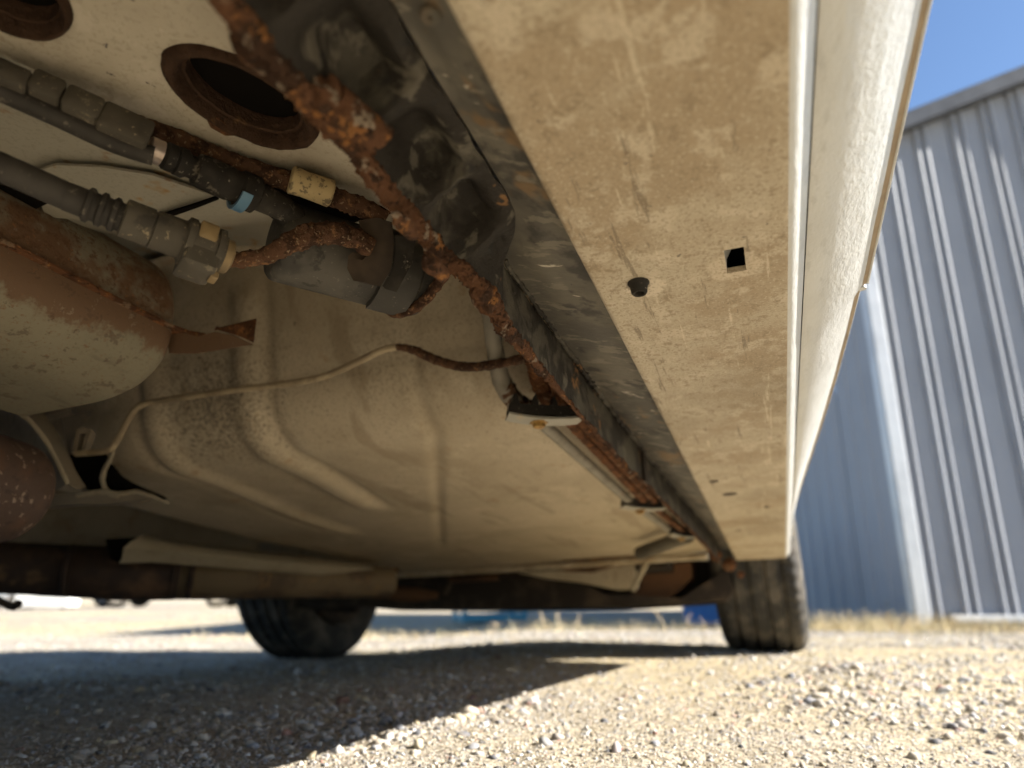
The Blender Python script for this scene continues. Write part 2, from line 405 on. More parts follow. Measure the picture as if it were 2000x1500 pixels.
def spline(pts, step):
    if len(pts) == 2:
        n = max(2, int((pts[1] - pts[0]).length / step)); return [pts[0].lerp(pts[1], i / n) for i in range(n + 1)]
    out = []
    for i in range(len(pts) - 1):
        p0 = pts[max(i - 1, 0)]; p1 = pts[i]; p2 = pts[i + 1]; p3 = pts[min(i + 2, len(pts) - 1)]
        n = max(2, int((p2 - p1).length / step))
        d01 = max((p1 - p0).length, 1e-6) ** .5; d12 = max((p2 - p1).length, 1e-6) ** .5; d23 = max((p3 - p2).length, 1e-6) ** .5
        m1 = (p2 - p1) if i == 0 else (p2 - p1 + ((p1 - p0) / d01 - (p2 - p0) / (d01 + d12)) * d12)
        m2 = (p2 - p1) if i == len(pts) - 2 else (p2 - p1 + ((p3 - p2) / d23 - (p3 - p1) / (d12 + d23)) * d12)
        for k in range(n):
            t = k / n
            out.append(p1 * (2 * t**3 - 3 * t**2 + 1) + m1 * (t**3 - 2 * t**2 + t) + p2 * (-2 * t**3 + 3 * t**2) + m2 * (t**3 - t**2))
    out.append(pts[-1]); return out
def ss(a, b, x):
    t = min(1, max(0, (x - a) / (b - a))); return t * t * (3 - 2 * t)
def lerp(a, b, t): return a + (b - a) * t
def nz(x, y=0., z=0.): return mnoise.noise(Vector((x, y, z)))
def empty(name, loc=(0, 0, 0), rz=0.):
    e = bpy.data.objects.new(name, None); e.location = loc; e.rotation_euler = (0, 0, rz); e.empty_display_size = .2; COL.objects.link(e); return e
def tag(o, label, cat, group=None, kind=None):
    if label: o["label"] = label
    if cat: o["category"] = cat
    if group: o["group"] = group
    if kind: o["kind"] = kind
    return o

# ------------------------------------------------------------------ ground
def H0(x, y):
    h = -.026 * min(max(0, y - 2.1), 4.2) - .052 * ss(.25, -.75, x) * ss(.6, 2.2, y)
    h += .012 * ss(.3, 1.2, x) * ss(2.2, 1.0, y)
    h += .20 * ss(-.1, -.6, y)                     # the yard rises behind, under the rear wheels
    return h
def Hn(x, y):
    r = math.hypot(x, y)
    w = min(1., 2.5 / (r + .4))
    return H0(x, y) + (.010 * nz(x * 2.1, y * 2.1, 3.) + .005 * nz(x * 6, y * 6, 9.) + .0022 * nz(x * 22, y * 22, 1.)) * w + .04 * nz(x * .22, y * .22) * ss(6, 14, r)
mat("gravel_ground", (.35, .315, .262), .95, layers=[
    dict(col=(.29, .24, .175), scale=2.2, lo=.4, hi=.68, amt=.7),
    dict(col=(.50, .44, .35), scale=60, lo=.52, hi=.60, amt=.8, nrough=.75),
    dict(col=(.17, .14, .105), scale=150, lo=.55, hi=.62, amt=.8, nrough=.8),
    dict(col=(.60, .55, .46), scale=260, lo=.58, hi=.63, amt=.8),
    dict(col=(.13, .105, .075), kind="vor", scale=95, lo=.50, hi=.80, amt=.75),  # dark gaps between pebbles, painted into the ground colour
    dict(col=(.12, .10, .07), scale=34, lo=.60, hi=.70, amt=.6, nrough=.8),
    dict(col=(.46, .37, .20), scale=.35, lo=.45, hi=.65, amt=.6),
], bump=[(70, 1., .010), (240, 1., .004), (18, .6, .02)], spec=.2)
def sinh_axis(n, lo, hi, b):
    t = np.linspace(math.asinh(lo * b), math.asinh(hi * b), n); return np.sinh(t) / b
gx = sinh_axis(330, -900, 900, 5.0); gy = sinh_axis(330, -900, 900, 5.0) + 1.0
gv = [(x, y, Hn(x, y)) for y in gy for x in gx]
gf = [(j * 330 + i, j * 330 + i + 1, (j + 1) * 330 + i + 1, (j + 1) * 330 + i) for j in range(329) for i in range(329)]
g = MB(); g.v = gv; g.f = gf
ground = g.build("ground", "gravel_ground", merge=False, angle=180)
tag(ground, "pale tan gravel yard", "ground", kind="structure")

# loose stones of the gravel: far too many to count
mat("stone_mix", (.5, .45, .38), .85, attr="col", layers=[
    dict(col=(.30, .25, .19), scale=130, lo=.5, hi=.72, amt=.5), dict(col=(.66, .60, .50), scale=240, lo=.58, hi=.72, amt=.5)],
    bump=[(260, .5, .0008)], spec=.3)
ico_v = []; ph = (1 + 5 ** .5) / 2
for a in (-1, 1):
    for b in (-ph, ph): ico_v += [(a, b, 0), (0, a, b), (b, 0, a)]
ico_v = np.array(ico_v) / math.sqrt(1 + ph * ph)
bm = bmesh.new()
for v in ico_v: bm.verts.new(v)
bmesh.ops.convex_hull(bm, input=bm.verts); bm.verts.ensure_lookup_table(); bm.verts.index_update()
ico_f = np.array([[v.index for v in f.verts] for f in bm.faces]); ico_v = np.array([v.co[:] for v in bm.verts]); bm.free()
pal = np.array([(.47, .40, .295), (.53, .47, .37), (.42, .35, .25), (.37, .325, .26), (.62, .585, .51), (.30, .29, .275), (.50, .40, .24), (.36, .20, .14), (.14, .135, .13), (.58, .48, .30), (.48, .40, .34)])
PPR = [.19, .18, .11, .11, .15, .08, .05, .02, .05, .03, .03]
oct_v = np.array([(1, 0, 0), (-1, 0, 0), (0, 1, 0), (0, -1, 0), (0, 0, 1), (0, 0, -1)], float)
oct_f = np.array([(0, 2, 4), (2, 1, 4), (1, 3, 4), (3, 0, 4), (2, 0, 5), (1, 2, 5), (3, 1, 5), (0, 3, 5)])
def scatter(n, V0, F0, smin, spow, smax, rmin, rmax, sink):
    rr = np.exp(rng.uniform(math.log(rmin), math.log(rmax), n)); th = rng.uniform(math.radians(-52), math.radians(52), n)
    sx, sy = rr * np.sin(th), rr * np.cos(th)
    size = np.minimum(smin * (1 + rng.pareto(spow, n)) * (.55 + .75 * rr), smax * rng.uniform(.7, 1.2, n))
    # coarser and finer drifts
    size *= np.array([.75 + .55 * ss(-.25, .35, nz(x * 2.3, y * 2.3, 11.)) for x, y in zip(sx, sy)])
    sz = np.array([Hn(x, y) for x, y in zip(sx, sy)])
    k = len(V0)
    colr = np.clip(pal[rng.choice(len(pal), n, p=PPR)] * rng.uniform(.50, 1.02, (n, 1)) * np.array([[.97, 1., 1.09]]), 0, .8)
    q = rng.normal(size=(n, 4)); q /= np.linalg.norm(q, axis=1, keepdims=True)
    w_, x_, y_, z_ = q.T
    Rq = np.stack([1 - 2 * (y_**2 + z_**2), 2 * (x_ * y_ - z_ * w_), 2 * (x_ * z_ + y_ * w_), 2 * (x_ * y_ + z_ * w_), 1 - 2 * (x_**2 + z_**2), 2 * (y_ * z_ - x_ * w_),
                   2 * (x_ * z_ - y_ * w_), 2 * (y_ * z_ + x_ * w_), 1 - 2 * (x_**2 + y_**2)], 1).reshape(n, 3, 3)
    base = V0[None] * rng.uniform(.55, 1.2, (n, k, 1)) * rng.uniform(.5, 1.5, (n, 1, 3))
    vv = np.einsum('nij,nkj->nki', Rq, base) * size[:, None, None]
    vv[:, :, 2] *= rng.uniform(.5, .95, (n, 1))
    vv += np.stack([sx, sy, sz + size * rng.uniform(-sink, .25, n)], 1)[:, None, :]
    return vv.reshape(-1, 3), (F0[None] + (np.arange(n) * k)[:, None, None]).reshape(-1, 3), np.repeat(colr, k, 0)
A1 = scatter(190000, oct_v, oct_f, .0010, 3.2, .0048, .42, 8.0, .30)
A2 = scatter(15000, ico_v, ico_f, .0020, 2.2, .0085, .45, 7.0, .45)
VV = np.concatenate([A1[0], A2[0]]); FF = np.concatenate([A1[1], A2[1] + len(A1[0])]); CC = np.concatenate([A1[2], A2[2]])
nv, nf = len(VV), len(FF)
me = bpy.data.meshes.new("gravel")
me.vertices.add(nv); me.vertices.foreach_set("co", VV.reshape(-1).astype(np.float32))
me.loops.add(nf * 3); me.loops.foreach_set("vertex_index", FF.reshape(-1).astype(np.int32))
me.polygons.add(nf); me.polygons.foreach_set("loop_start", np.arange(0, nf * 3, 3, dtype=np.int32))
me.update(calc_edges=True)
ca = me.attributes.new("col", 'FLOAT_COLOR', 'POINT')
ca.data.foreach_set("color", np.concatenate([CC, np.ones((nv, 1))], 1).reshape(-1).astype(np.float32))
me.materials.append(MATS["stone_mix"])
gravel = bpy.data.objects.new("gravel", me); COL.objects.link(gravel)
tag(gravel, "loose cream, tan and grey gravel stones", "gravel", kind="stuff")

# ------------------------------------------------------------------ metal building
mat("shed_panel", (.30, .315, .345), .55, spec=.3, layers=[
    dict(col=(.26, .275, .305), scale=1.2, lo=.4, hi=.7, amt=.7), dict(col=(.33, .34, .36), scale=9, lo=.5, hi=.75, amt=.3, stretch=(1, 1, .15))], bump=[(3, .08, .02)])
mat("shed_trim", (.60, .61, .61), .4, metal=.2, layers=[dict(col=(.42, .43, .44), scale=3, lo=.4, hi=.7, amt=.6)])
mat("shed_rake", (.10, .108, .125), .8, spec=.15, layers=[dict(col=(.05, .055, .065), scale=3, lo=.4, hi=.7, amt=.6)])
mat("concrete", (.45, .43, .39), .85, layers=[dict(col=(.33, .31, .28), scale=6, lo=.4, hi=.7, amt=.7)], bump=[(60, .4, .004)])
CX, CY, CZ = 2.83, 5.17, -.09
GA = math.radians(-1.5)                         # the gable wall runs to the right, a little away
bld = empty("metal_building", (CX, CY, CZ), GA)
bld.scale = (.855, .855, .855)
tag(bld, "grey ribbed metal building with dark roof edge at the right", "building")
PER = .305
def rib_profile(w, minor=True):
    """x, depth of one wall panel: a pair of raised ribs in every PER"""
    pts = [(0, 0)]; n = int(round(w / PER))
    for k in range(n):
        c = k * PER
        if minor: pts += [(c + .030, 0), (c + .042, .046), (c + .052, .046), (c + .104, 0), (c + .128, 0), (c + .138, .038), (c + .146, .038), (c + .190, 0)]
        else: pts += [(c + .09, 0), (c + .12, .030), (c + .17, .030), (c + .20, 0)]
    pts.append((w, 0)); return [p for p in pts if p[0] <= w + 1e-6]
GW, EAVE, SLOPE = 3.96, 4.50, .42
def gable_top(x): return EAVE + SLOPE * min(x, GW - x) if x < GW / 2 else EAVE + SLOPE * (GW - x)
z0 = .10
for k in range(4):
    w = .99 if k < 3 else .99
    x0 = k * .99 + .005
    m = MB(); prof = rib_profile(.915 + .075)
    sc_w = .985 / .99
    rows = []
    for (x, d) in prof:
        X = x0 + x * sc_w
        tz = gable_top(X) - .02
        rows.append([(X, -d - .004 * (k % 2), z0 + (tz - z0) * i / 6) for i in range(7)])
    m.grid(rows); m.build("wall_panel", "shed_panel", bld, angle=15)
# long side wall going away from the corner
for k in range(9):
    m = MB(); prof = rib_profile(.99, False); y0 = k * .99 + .005; rows = []
    for (x, d) in prof:
        rows.append([(-d * .5 - .004 * (k % 2), y0 + x * .985 / .99, z0 - .1 + (EAVE - z0 + .08) * i / 6) for i in range(7)])
    m.grid(rows); m.build("wall_panel", "shed_panel", bld, angle=15)
m = MB(); m.box((-.0, -.045, 2.3), ((1, 0, 0), (0, 1, 0), (0, 0, 1)), (.055, .010, 2.25), .3)
m.box((-.052, .02, 2.3), ((1, 0, 0), (0, 1, 0), (0, 0, 1)), (.010, .050, 2.25), .3)
m.build("corner_trim", "shed_trim", bld)
m = MB(); m.box((.16 + GW / 2, -.05, z0 + .0), ((1, 0, 0), (0, 1, 0), (0, 0, 1)), (GW / 2 - .05, .025, .028), .3); m.build("base_trim", "shed_trim", bld)
m = MB(); m.box((GW / 2, .11, -.05), ((1, 0, 0), (0, 1, 0), (0, 0, 1)), (GW / 2 - .02, .10, .13), .1); m.build("footing", "concrete", bld)
for (xa, xb) in ((-.22, GW / 2), (GW / 2, GW + .22)):
    m = MB(); za = EAVE + SLOPE * (xa if xa < GW / 2 else GW - xa); zb = EAVE + SLOPE * (xb if xb <= GW / 2 else GW - xb)
    m.prism([(xa, -.16, za - .09), (xb, -.16, zb - .09), (xb, -.16, zb + .05), (xa, -.16, za + .05)], (0, .14, 0)); m.build("rake_trim", "shed_rake", bld)
    m = MB(); m.prism([(xa, -.14, za + .052), (xb, -.14, zb + .052), (xb, -.14, zb + .085), (xa, -.14, za + .085)], (0, 9.2, 0)); m.build("roof", "shed_rake", bld)
m = MB(); m.grid([[(GW, .02, 0), (GW, 8.9, 0)], [(GW, .02, EAVE), (GW, 8.9, EAVE)]]); m.grid([[(0, 8.9, 0), (GW, 8.9, 0)], [(0, 8.9, EAVE), (GW, 8.9, EAVE)]])
m.build("rear_wall", "shed_panel", bld)

# ------------------------------------------------------------------ things standing beyond the car
mat("barrel_blue", (.03, .13, .34), .4, layers=[dict(col=(.05, .16, .32), scale=5, lo=.4, hi=.7, amt=.5)])
mat("crate_teal", (.05, .24, .32), .5, layers=[dict(col=(.09, .28, .33), scale=6, lo=.4, hi=.7, amt=.6)])
mat("white_panel", (.72, .72, .70), .5, layers=[dict(col=(.55, .54, .5), scale=2, lo=.4, hi=.7, amt=.6)])
mat("car_paint_dark", (.045, .05, .06), .3, coat=.5, layers=[dict(col=(.07, .075, .085), scale=2, lo=.4, hi=.7, amt=.5)])
mat("car_paint_silver", (.42, .44, .47), .3, metal=.5, coat=.5, layers=[dict(col=(.36, .38, .4), scale=2, lo=.4, hi=.7, amt=.5)])
bx, by = 1.78, 6.5
b = empty("blue_barrel", (bx, by, Hn(bx, by))); tag(b, "blue plastic barrel in the shade of the metal building's long wall", "barrel")
m = MB(); m.rev((0, 0, 0), (0, 0, 1), [(0, .24), (.02, .27), (.10, .285), (.28, .29), (.30, .30), (.32, .29), (.56, .29), (.58, .30), (.60, .29), (.80, .285), (.87, .27), (.89, .25)]); m.build("barrel_body", "barrel_blue", b)
m = MB(); m.rev((.12, 0, .885), (.12, 0, 1), [(0, .04), (.02, .04), (.022, .03)], 16); m.build("bung", "dark_metal", b)
bx, by = -.25, 8.2
b = empty("plastic_crate", (bx, by, Hn(bx, by)), .3); tag(b, "teal plastic crate on the shaded ground seen between the front wheels", "crate")
for s in (-1, 1):
    for k in range(4):
        m = MB(); m.box((0, s * .24, .06 + k * .085), ((1, 0, 0), (0, 1, 0), (0, 0, 1)), (.34, .012, .030), .2); m.build("slat", "crate_teal", b)
        m = MB(); m.box((s * .34, 0, .06 + k * .085), ((1, 0, 0), (0, 1, 0), (0, 0, 1)), (.012, .24, .030), .2); m.build("slat", "crate_teal", b)
    for t in (-1, 1):
        m = MB(); m.box((s * .335, t * .235, .18), ((1, 0, 0), (0, 1, 0), (0, 0, 1)), (.022, .022, .18), .2); m.build("corner_post", "crate_teal", b)
m = MB(); m.box((0, 0, .02), ((1, 0, 0), (0, 1, 0), (0, 0, 1)), (.33, .23, .012), .2); m.build("bottom", "crate_teal", b)

def far_car(x, y, rz, paint, label, L=4.3):
    c = empty("parked_car", (x, y, Hn(x, y)), rz); tag(c, label, "car", "cars parked far off beyond the yard")
    prof = [(-.5, .30), (-.5, .62), (-.47, .72), (-.30, .80), (-.20, .90), (-.10, 1.30), (.18, 1.36), (.30, 1.02), (.42, .90), (.5, .85), (.5, .30)]
    m = MB(); rows = []
    for (t, h) in prof:
        w = .86 if h < .95 else .66
        rows.append([(t * L, -w, h), (t * L, -w * .8, h + .02), (t * L, w * .8, h + .02), (t * L, w, h)])
    m.grid(rows); n = len(rows)
    for s in (0, 3):
        pts = [r[s] for r in rows]; m.add(pts, [tuple(t) for t in tessellate_polygon([[Vector(p) for p in pts]])])
    m.grid([[(-L / 2, -.86, .3), (-L / 2, .86, .3)], [(L / 2, -.86, .3), (L / 2, .86, .3)]])
    m.build("body", paint, c, angle=30)
    for s in (-1, 1):
        m = MB(); m.prism([(-.10 * L, s * .74, 1.24), (.16 * L, s * .71, 1.28), (.28 * L, s * .80, 1.0), (-.18 * L, s * .82, .96)], (0, s * .06, 0)); m.build("side_window", "window_glass", c)
        for t in (-.31, .31):
            m = MB(); m.rev((t * L, s * .70, .31), (t * L, s * 1, .31), [(0, .27), (.02, .31), (.16, .31), (.19, .27)], 28); tw = m.build("wheel", "tyre_rubber", c)
            m = MB(); m.rev((t * L, s * .892, .31), (t * L, s * 1, .31), [(0, .19), (.012, .17), (.014, .05)], 20); m.build("rim", "rim_alloy", tw)
far_car(-13.6, 22.5, .25, "car_paint_silver", "silver car far across the yard at the left edge of the photograph")
far_car(-9.7, 21.5, .1, "car_paint_dark", "dark car far across the yard, just right of the silver one")
b = empty("storage_box", (-12.0, 19.2, Hn(-12.0, 19.2)), .2); tag(b, "low white storage box far off at the left under the exhaust pipe", "box")
m = MB(); m.box((0, 0, .33), ((1, 0, 0), (0, 1, 0), (0, 0, 1)), (.62, .4, .28), .06); m.build("body", "white_panel", b)
m = MB(); m.box((0, 0, .635), ((1, 0, 0), (0, 1, 0), (0, 0, 1)), (.66, .44, .028), .3); m.build("lid", "white_panel", b)
for s in (-1, 1):
    m = MB(); m.box((s * .5, 0, .022), ((1, 0, 0), (0, 1, 0), (0, 0, 1)), (.06, .36, .028), .1); m.build("foot", "dark_metal", b)

# dry grass: blades nobody could count
mat("dry_grass", (.50, .39, .22), .8, attr="col", layers=[dict(col=(.40, .30, .15), scale=8, lo=.4, hi=.7, amt=.5)])
def blades(spots, seed):
    r = random.Random(seed); V = []; F = []; C = []
    for (x, y, h, w) in spots:
        z = Hn(x, y) - .01; a = r.uniform(0, 6.28); lean = r.uniform(.1, .9) * h; la = r.uniform(0, 6.28); o = len(V)
        dx, dy = math.cos(a) * w, math.sin(a) * w
        c = r.choice([(.62, .50, .29), (.52, .40, .22), (.44, .34, .18), (.66, .56, .36), (.40, .36, .18)])
        for k in range(4):
            t = k / 3; ox, oy = math.cos(la) * lean * t * t, math.sin(la) * lean * t * t; ww = 1 - .85 * t
            V += [(x + ox - dx * ww, y + oy - dy * ww, z + h * t * (1 - .25 * t * lean / h)), (x + ox + dx * ww, y + oy + dy * ww, z + h * t * (1 - .25 * t * lean / h))]; C += [c + (1,)] * 2
        for k in range(3): F.append((o + 2 * k, o + 2 * k + 1, o + 2 * k + 3, o + 2 * k + 2))
    me = bpy.data.meshes.new("dry_grass"); me.from_pydata(V, [], F)
    a = me.attributes.new("col", 'FLOAT_COLOR', 'POINT'); a.data.foreach_set("color", np.array(C, dtype=np.float32).reshape(-1))
    me.materials.append(MATS["dry_grass"]); return me
spots = []
rg = random.Random(3)
for i in range(16000):                            # in front of the building and along its long wall
    u = rg.uniform(-.9, 4.5); v = rg.uniform(0, 1) ** 1.6 * 1.9
    x = CX + math.cos(GA) * u + math.sin(GA) * v; y = CY + math.sin(GA) * u - math.cos(GA) * v - .05
    if nz(x * 1.3, y * 1.3, 5) < -.25 + .5 * v / 1.9: continue
    spots.append((x, y, rg.uniform(.02, .11) * (1.6 - v / 1.6), rg.uniform(.0012, .003)))
for i in range(8000):                            # the strip in front of the car
    x = rg.uniform(-2.0, 3.6); y = rg.uniform(4.2, 7.2)
    spots.append((x, y, rg.uniform(.015, .085) * (.5 + .8 * ss(-.3, .3, nz(x * 2, y * 2, 8))), rg.uniform(.0012, .003)))
for i in range(6000):                            # grassy band far left
    x = rg.uniform(-9, -1.2); y = rg.uniform(6.0, 13)
    if nz(x * .5, y * .9, 2) < -.1: continue
    spots.append((x, y, rg.uniform(.02, .06), rg.uniform(.002, .005)))
o = bpy.data.objects.new("dry_grass", blades(spots, 5)); COL.objects.link(o); tag(o, "short dry straw coloured grass", "grass", kind="stuff")
# single dry weeds that stand up out of it
def weed(x, y, h, lean, la, label, curl=0.):
    w = empty("dry_weed", (x, y, Hn(x, y) - .008)); tag(w, label, "weed", "dry weeds standing in front of the car")
    p = [Vector((math.cos(la) * lean * t * t, math.sin(la) * lean * t * t, h * (t - curl * t ** 4))) for t in (0, .25, .5, .75, 1)]
    m = MB(); m.tube(p, [.0035, .0022], 6, step=.02); m.build("stem", "weed_straw", w)
    m = MB(); r = random.Random(int(x * 1000))
    for k in range(9):
        t = r.uniform(.35, 1); q = p[min(3, int(t * 4))].lerp(p[min(4, int(t * 4) + 1)], (t * 4) % 1); a = r.uniform(0, 6.28); l = r.uniform(.015, .05)
        d = Vector((math.cos(a) * l, math.sin(a) * l, l * .5)); sd = Vector((-math.sin(a), math.cos(a), 0)) * .004
        m.add([q, q + d * .5 + sd, q + d, q + d * .5 - sd], [(0, 1, 2, 3)])
    m.build("leaves", "weed_straw", w, merge=False)
mat("weed_straw", (.56, .44, .27), .8, layers=[dict(col=(.42, .31, .17), scale=30, lo=.4, hi=.7, amt=.6)])
weed(-.11, 4.55, .105, .03, .4, "curled short dry weed, leftmost of the tall ones between the wheels", .45)
weed(.20, 4.75, .19, -.05, .2, "tallest dry weed leaning left near the middle between the wheels")
weed(.29, 4.70, .13, .01, 1.4, "bushy dry weed just right of the tallest one")
weed(.40, 4.60, .10, .02, .6, "thin short dry weed right of the bushy one")
weed(.93, 4.55, .135, -.07, .1, "leaning dry weed near the blue barrel, left of the near tyre")
weed(1.10, 4.75, .11, .04, .3, "dry weed closest to the near tyre's left side")
weed(2.75, 5.45, .20, .02, 1.0, "upright dry weed before the building's shaded long wall")
weed(2.95, 5.35, .22, -.08, .2, "spreading dry weed left of the building's corner trim")

# ------------------------------------------------------------------ the car
car = bpy.data.objects.new("car", None); car.empty_display_size = .3; COL.objects.link(car)
car.matrix_world = CAR_M
tag(car, "cream car seen from underneath, with a rusty sill, pipes and dusty floor", "car")
XR, XF = -3.1, -.42                              # rocker ends
HX0, HX1, HY0, HY1 = -1.826, -1.800, -.0505, -.040   # square jacking slot

def trim_y(x): return -.130 if x < -1.66 else lerp(-.1285, -.088, ss(-1.9, -.55, x) ** 1.25)
# rocker: bottom face with the slot, rounded corner, side up to the door hem
xs = sorted(set(list(np.linspace(XR, -2.1, 12)) + list(np.linspace(-2.1, -1.2, 61)) + list(np.linspace(-1.2, XF, 40)) + [HX0, HX1]))
ybot = [.0335, .030, .018, .004, -.012, -.028, HY1, HY0, -.058, -.0700]
m = MB()
def zb(x, y): return .193 + .0007 * nz(x * 9, y * 20, 2.) + .0005 * nz(x * 30, y * 40, 4)
vs = []; fs = []
for x in xs:
    for y in ybot: vs.append((x, y, zb(x, y)))
nb = len(ybot)
for i in range(len(xs) - 1):
    for j in range(nb - 1):
        if HX0 - 1e-6 <= xs[i] < HX1 - 1e-6 and abs(ybot[j] - HY1) < 1e-6: continue
        fs.append((i * nb + j, (i + 1) * nb + j, (i + 1) * nb + j + 1, i * nb + j + 1))
m.add(vs, fs)
lipr = [[(x, .0335, zb(x, .0335)), (x, .0352, .1945), (x, .0352, .2005), (x, .030, .2015)] for x in xs]
m.grid(lipr)
# side: corner fillet, seam groove, convex side
def side_row(x):
    t = trim_y(x); k = (abs(t) - .088) / .042
    pr = [(-.0700, zb(x, -.0700)), (-.0728, .1934), (-.0750, .1943), (-.0767, .1956), (-.0782, .1972), (-.0802, .1996)]
    s0 = (-.0800, .2022); out = [Vector((x, p[0], p[1])) for p in pr]
    out += [Vector((x, -.0833, .2034)), Vector((x, -.0829, .2042)), Vector((x, -.0842, .2044))]
    for q in (.12, .25, .4, .55, .7, .85, 1.):
        y = lerp(-.0842, t, q); z = .2044 + (.2365 - .2044) * (q ** 1.45)
        rp = .00035 * nz(x * 14 + q * 3, q * 6, 7) + .0002 * math.sin(x * 60 + q * 9) * q
        out.append(Vector((x, y - rp, z + rp)))
    return out
sr = [side_row(x) for x in xs]; m.grid(sr)
# front end of the rocker, closed and curled
fe = [v for v in sr[-1]]; m.add([(XF, .033, .193)] + fe + [(XF, trim_y(XF), .30), (XF, .033, .30)], [tuple(range(len(fe) + 3))])
rocker = m.build("rocker_panel", "cream_underside", car, angle=50, label="dusty cream rocker panel with a square slot in its underside")
rocker.data.materials.append(MATS["side_paint"])
for p in rocker.data.polygons:
    if p.center.y < -.0735: p.material_index = 1
m = MB(); m.tube([Vector((x, -.0838, .2038)) for x in np.linspace(-2.72, -.5, 30)], .0003, 6, step=.05); m.build("panel_seam", "gap_shade_black", rocker)
# slot walls and folded tab
m = MB(); zt = .2115
c = [(HX0, HY0), (HX1, HY0), (HX1, HY1), (HX0, HY1)]
m.grid([[(x, y, .1932) for x, y in c], [(x, y, .1965) for x, y in c]], close_v=True)
m.build("slot_edge", "cream_underside", rocker)
m = MB(); m.sheet([[(HX0, HY1, .1940), (HX1, HY1, .1940)], [(HX0 + .001, HY1 - .0008, .200), (HX1 - .004, HY1 - .0008, .200)], [(HX0 + .001, HY1 - .0065, .2065), (HX1 - .011, HY1 - .0065, .2065)]], .0008)
m.build("slot_tab", "side_paint", rocker)
m = MB(); m.box((-1.6, -.02, .236), ((1, 0, 0), (0, 1, 0), (0, 0, 1)), (1.2, .052, .022), .1); m.build("slot_shade_block", "gap_shade_black", rocker)  # black block above the slot, drawn as its unlit inside
# drain plug
a = PP(1247, 552, 2, .193)
m = MB(); m.rev(a + Vector((0, 0, .002)), a + Vector((.0, 0, -1)), [(0, .0062), (.0026, .0064), (.0034, .0058), (.0042, .0052), (.0085, .0047), (.0095, .0040), (.0092, .0030), (.006, .0024)], 24); m.build("drain_plug", "black_plastic", rocker)
for (px, py, r) in ((1395, 940, .006), (1425, 965, .010), (1497, 990, .005), (1442, 1036, .005)):
    q = PP(px, py, 2, .193); m = MB(); m.rev(q + Vector((0, 0, .003)), q + Vector((0, 0, -1)), [(0, r), (.0032, r), (.0036, r * .8)], 14); m.build("plug_cap", "dark_metal", rocker)

# doors, fenders and the rest of the shell (mostly out of the photograph; it shades the underside)
ROWS = [(.2390, 0.), (.2402, .0015), (.262, .005), (.33, .016), (.45, .036), (.60, .046), (.75, .040), (.88, .022)]
def arch_cut(x, z, cx, r=.385, cz=.315):
    if abs(x - cx) < r: z = max(z, cz + math.sqrt(r * r - (x - cx) ** 2) - .075 * ss(.7, 1., abs(x - cx) / r))
    return x, z
MIR = 1.47
def skin(name, x0, x1, mirror, arch=None, parent=car, paint="side_paint"):
    m = MB(); n = max(8, int((x1 - x0) / .03)); rows = []
    for i in range(n + 1):
        x = lerp(x0, x1, i / n); row = []
        for (z, oy) in ROWS:
            y = trim_y(min(x, -.5)) - oy - .003
            if x > .15: y += .10 * ss(.15, .55, x) ** 2
            X, Z = (x, z) if arch is None else arch_cut(x, z, arch)
            row.append(Vector((X, (MIR - y) if mirror else y, Z)))
        rows.append(row)
    m.sheet(rows, .002 if mirror else -.002)
    return m.build(name, paint, parent, angle=60)
for mir in (False, True):
    rd = skin("rear_door", -2.72, -1.668, mir)
    fd = skin("front_door", -1.660, -.545, mir)
    skin("front_fender", -.538, .52, mir, 0.)
    skin("rear_fender", -3.6, -2.728, mir, -2.98)
    for o_ in (rd, fd):
        m = MB(); x = -1.85 if o_ is rd else -.75
        yy = -.176; m.box((x - .1, (MIR - yy) if mir else yy, .78), ((1, 0, 0), (0, 1, 0), (0, 0, 1)), (.09, .014, .016), .3); m.build("handle", "side_paint", o_)
# door hems: the brown undersides along the door bottoms, with a pale bead outside
m = MB()
m.grid([[(x, trim_y(x) + .0006, .2368), (x, trim_y(x) - .0012, .2376), (x, trim_y(x) - .0040, .2386)] for x in np.linspace(-2.72, -1.664, 60)])
m.build("door_hem", "door_hem", car, label="brown lower hem of the rear door")
m = MB()
m.grid([[(x, trim_y(x) + .0006, .2368), (x, trim_y(x) - .0008, .2374), (x, trim_y(x) - .0036, .2384)] for x in np.linspace(-1.656, -.55, 60)])
m.build("door_hem", "door_hem", car, label="brown lower hem of the front door")
m = MB(); m.tube([(-2.7, trim_y(-2.7) - .0042, .2388), (-1.664, trim_y(-1.67) - .0042, .2388)], .0009, 8, step=.05); m.build("hem_bead", "side_paint", car)
m = MB(); q = Vector((-1.660, trim_y(-1.66) - .004, .2385)); m.rev(q - Vector((0, 0, .003)), q + Vector((0, 0, 1)), [(0, .001), (.001, .003), (.004, .003), (.006, .001)], 12); m.build("hem_clip", "side_paint", car)

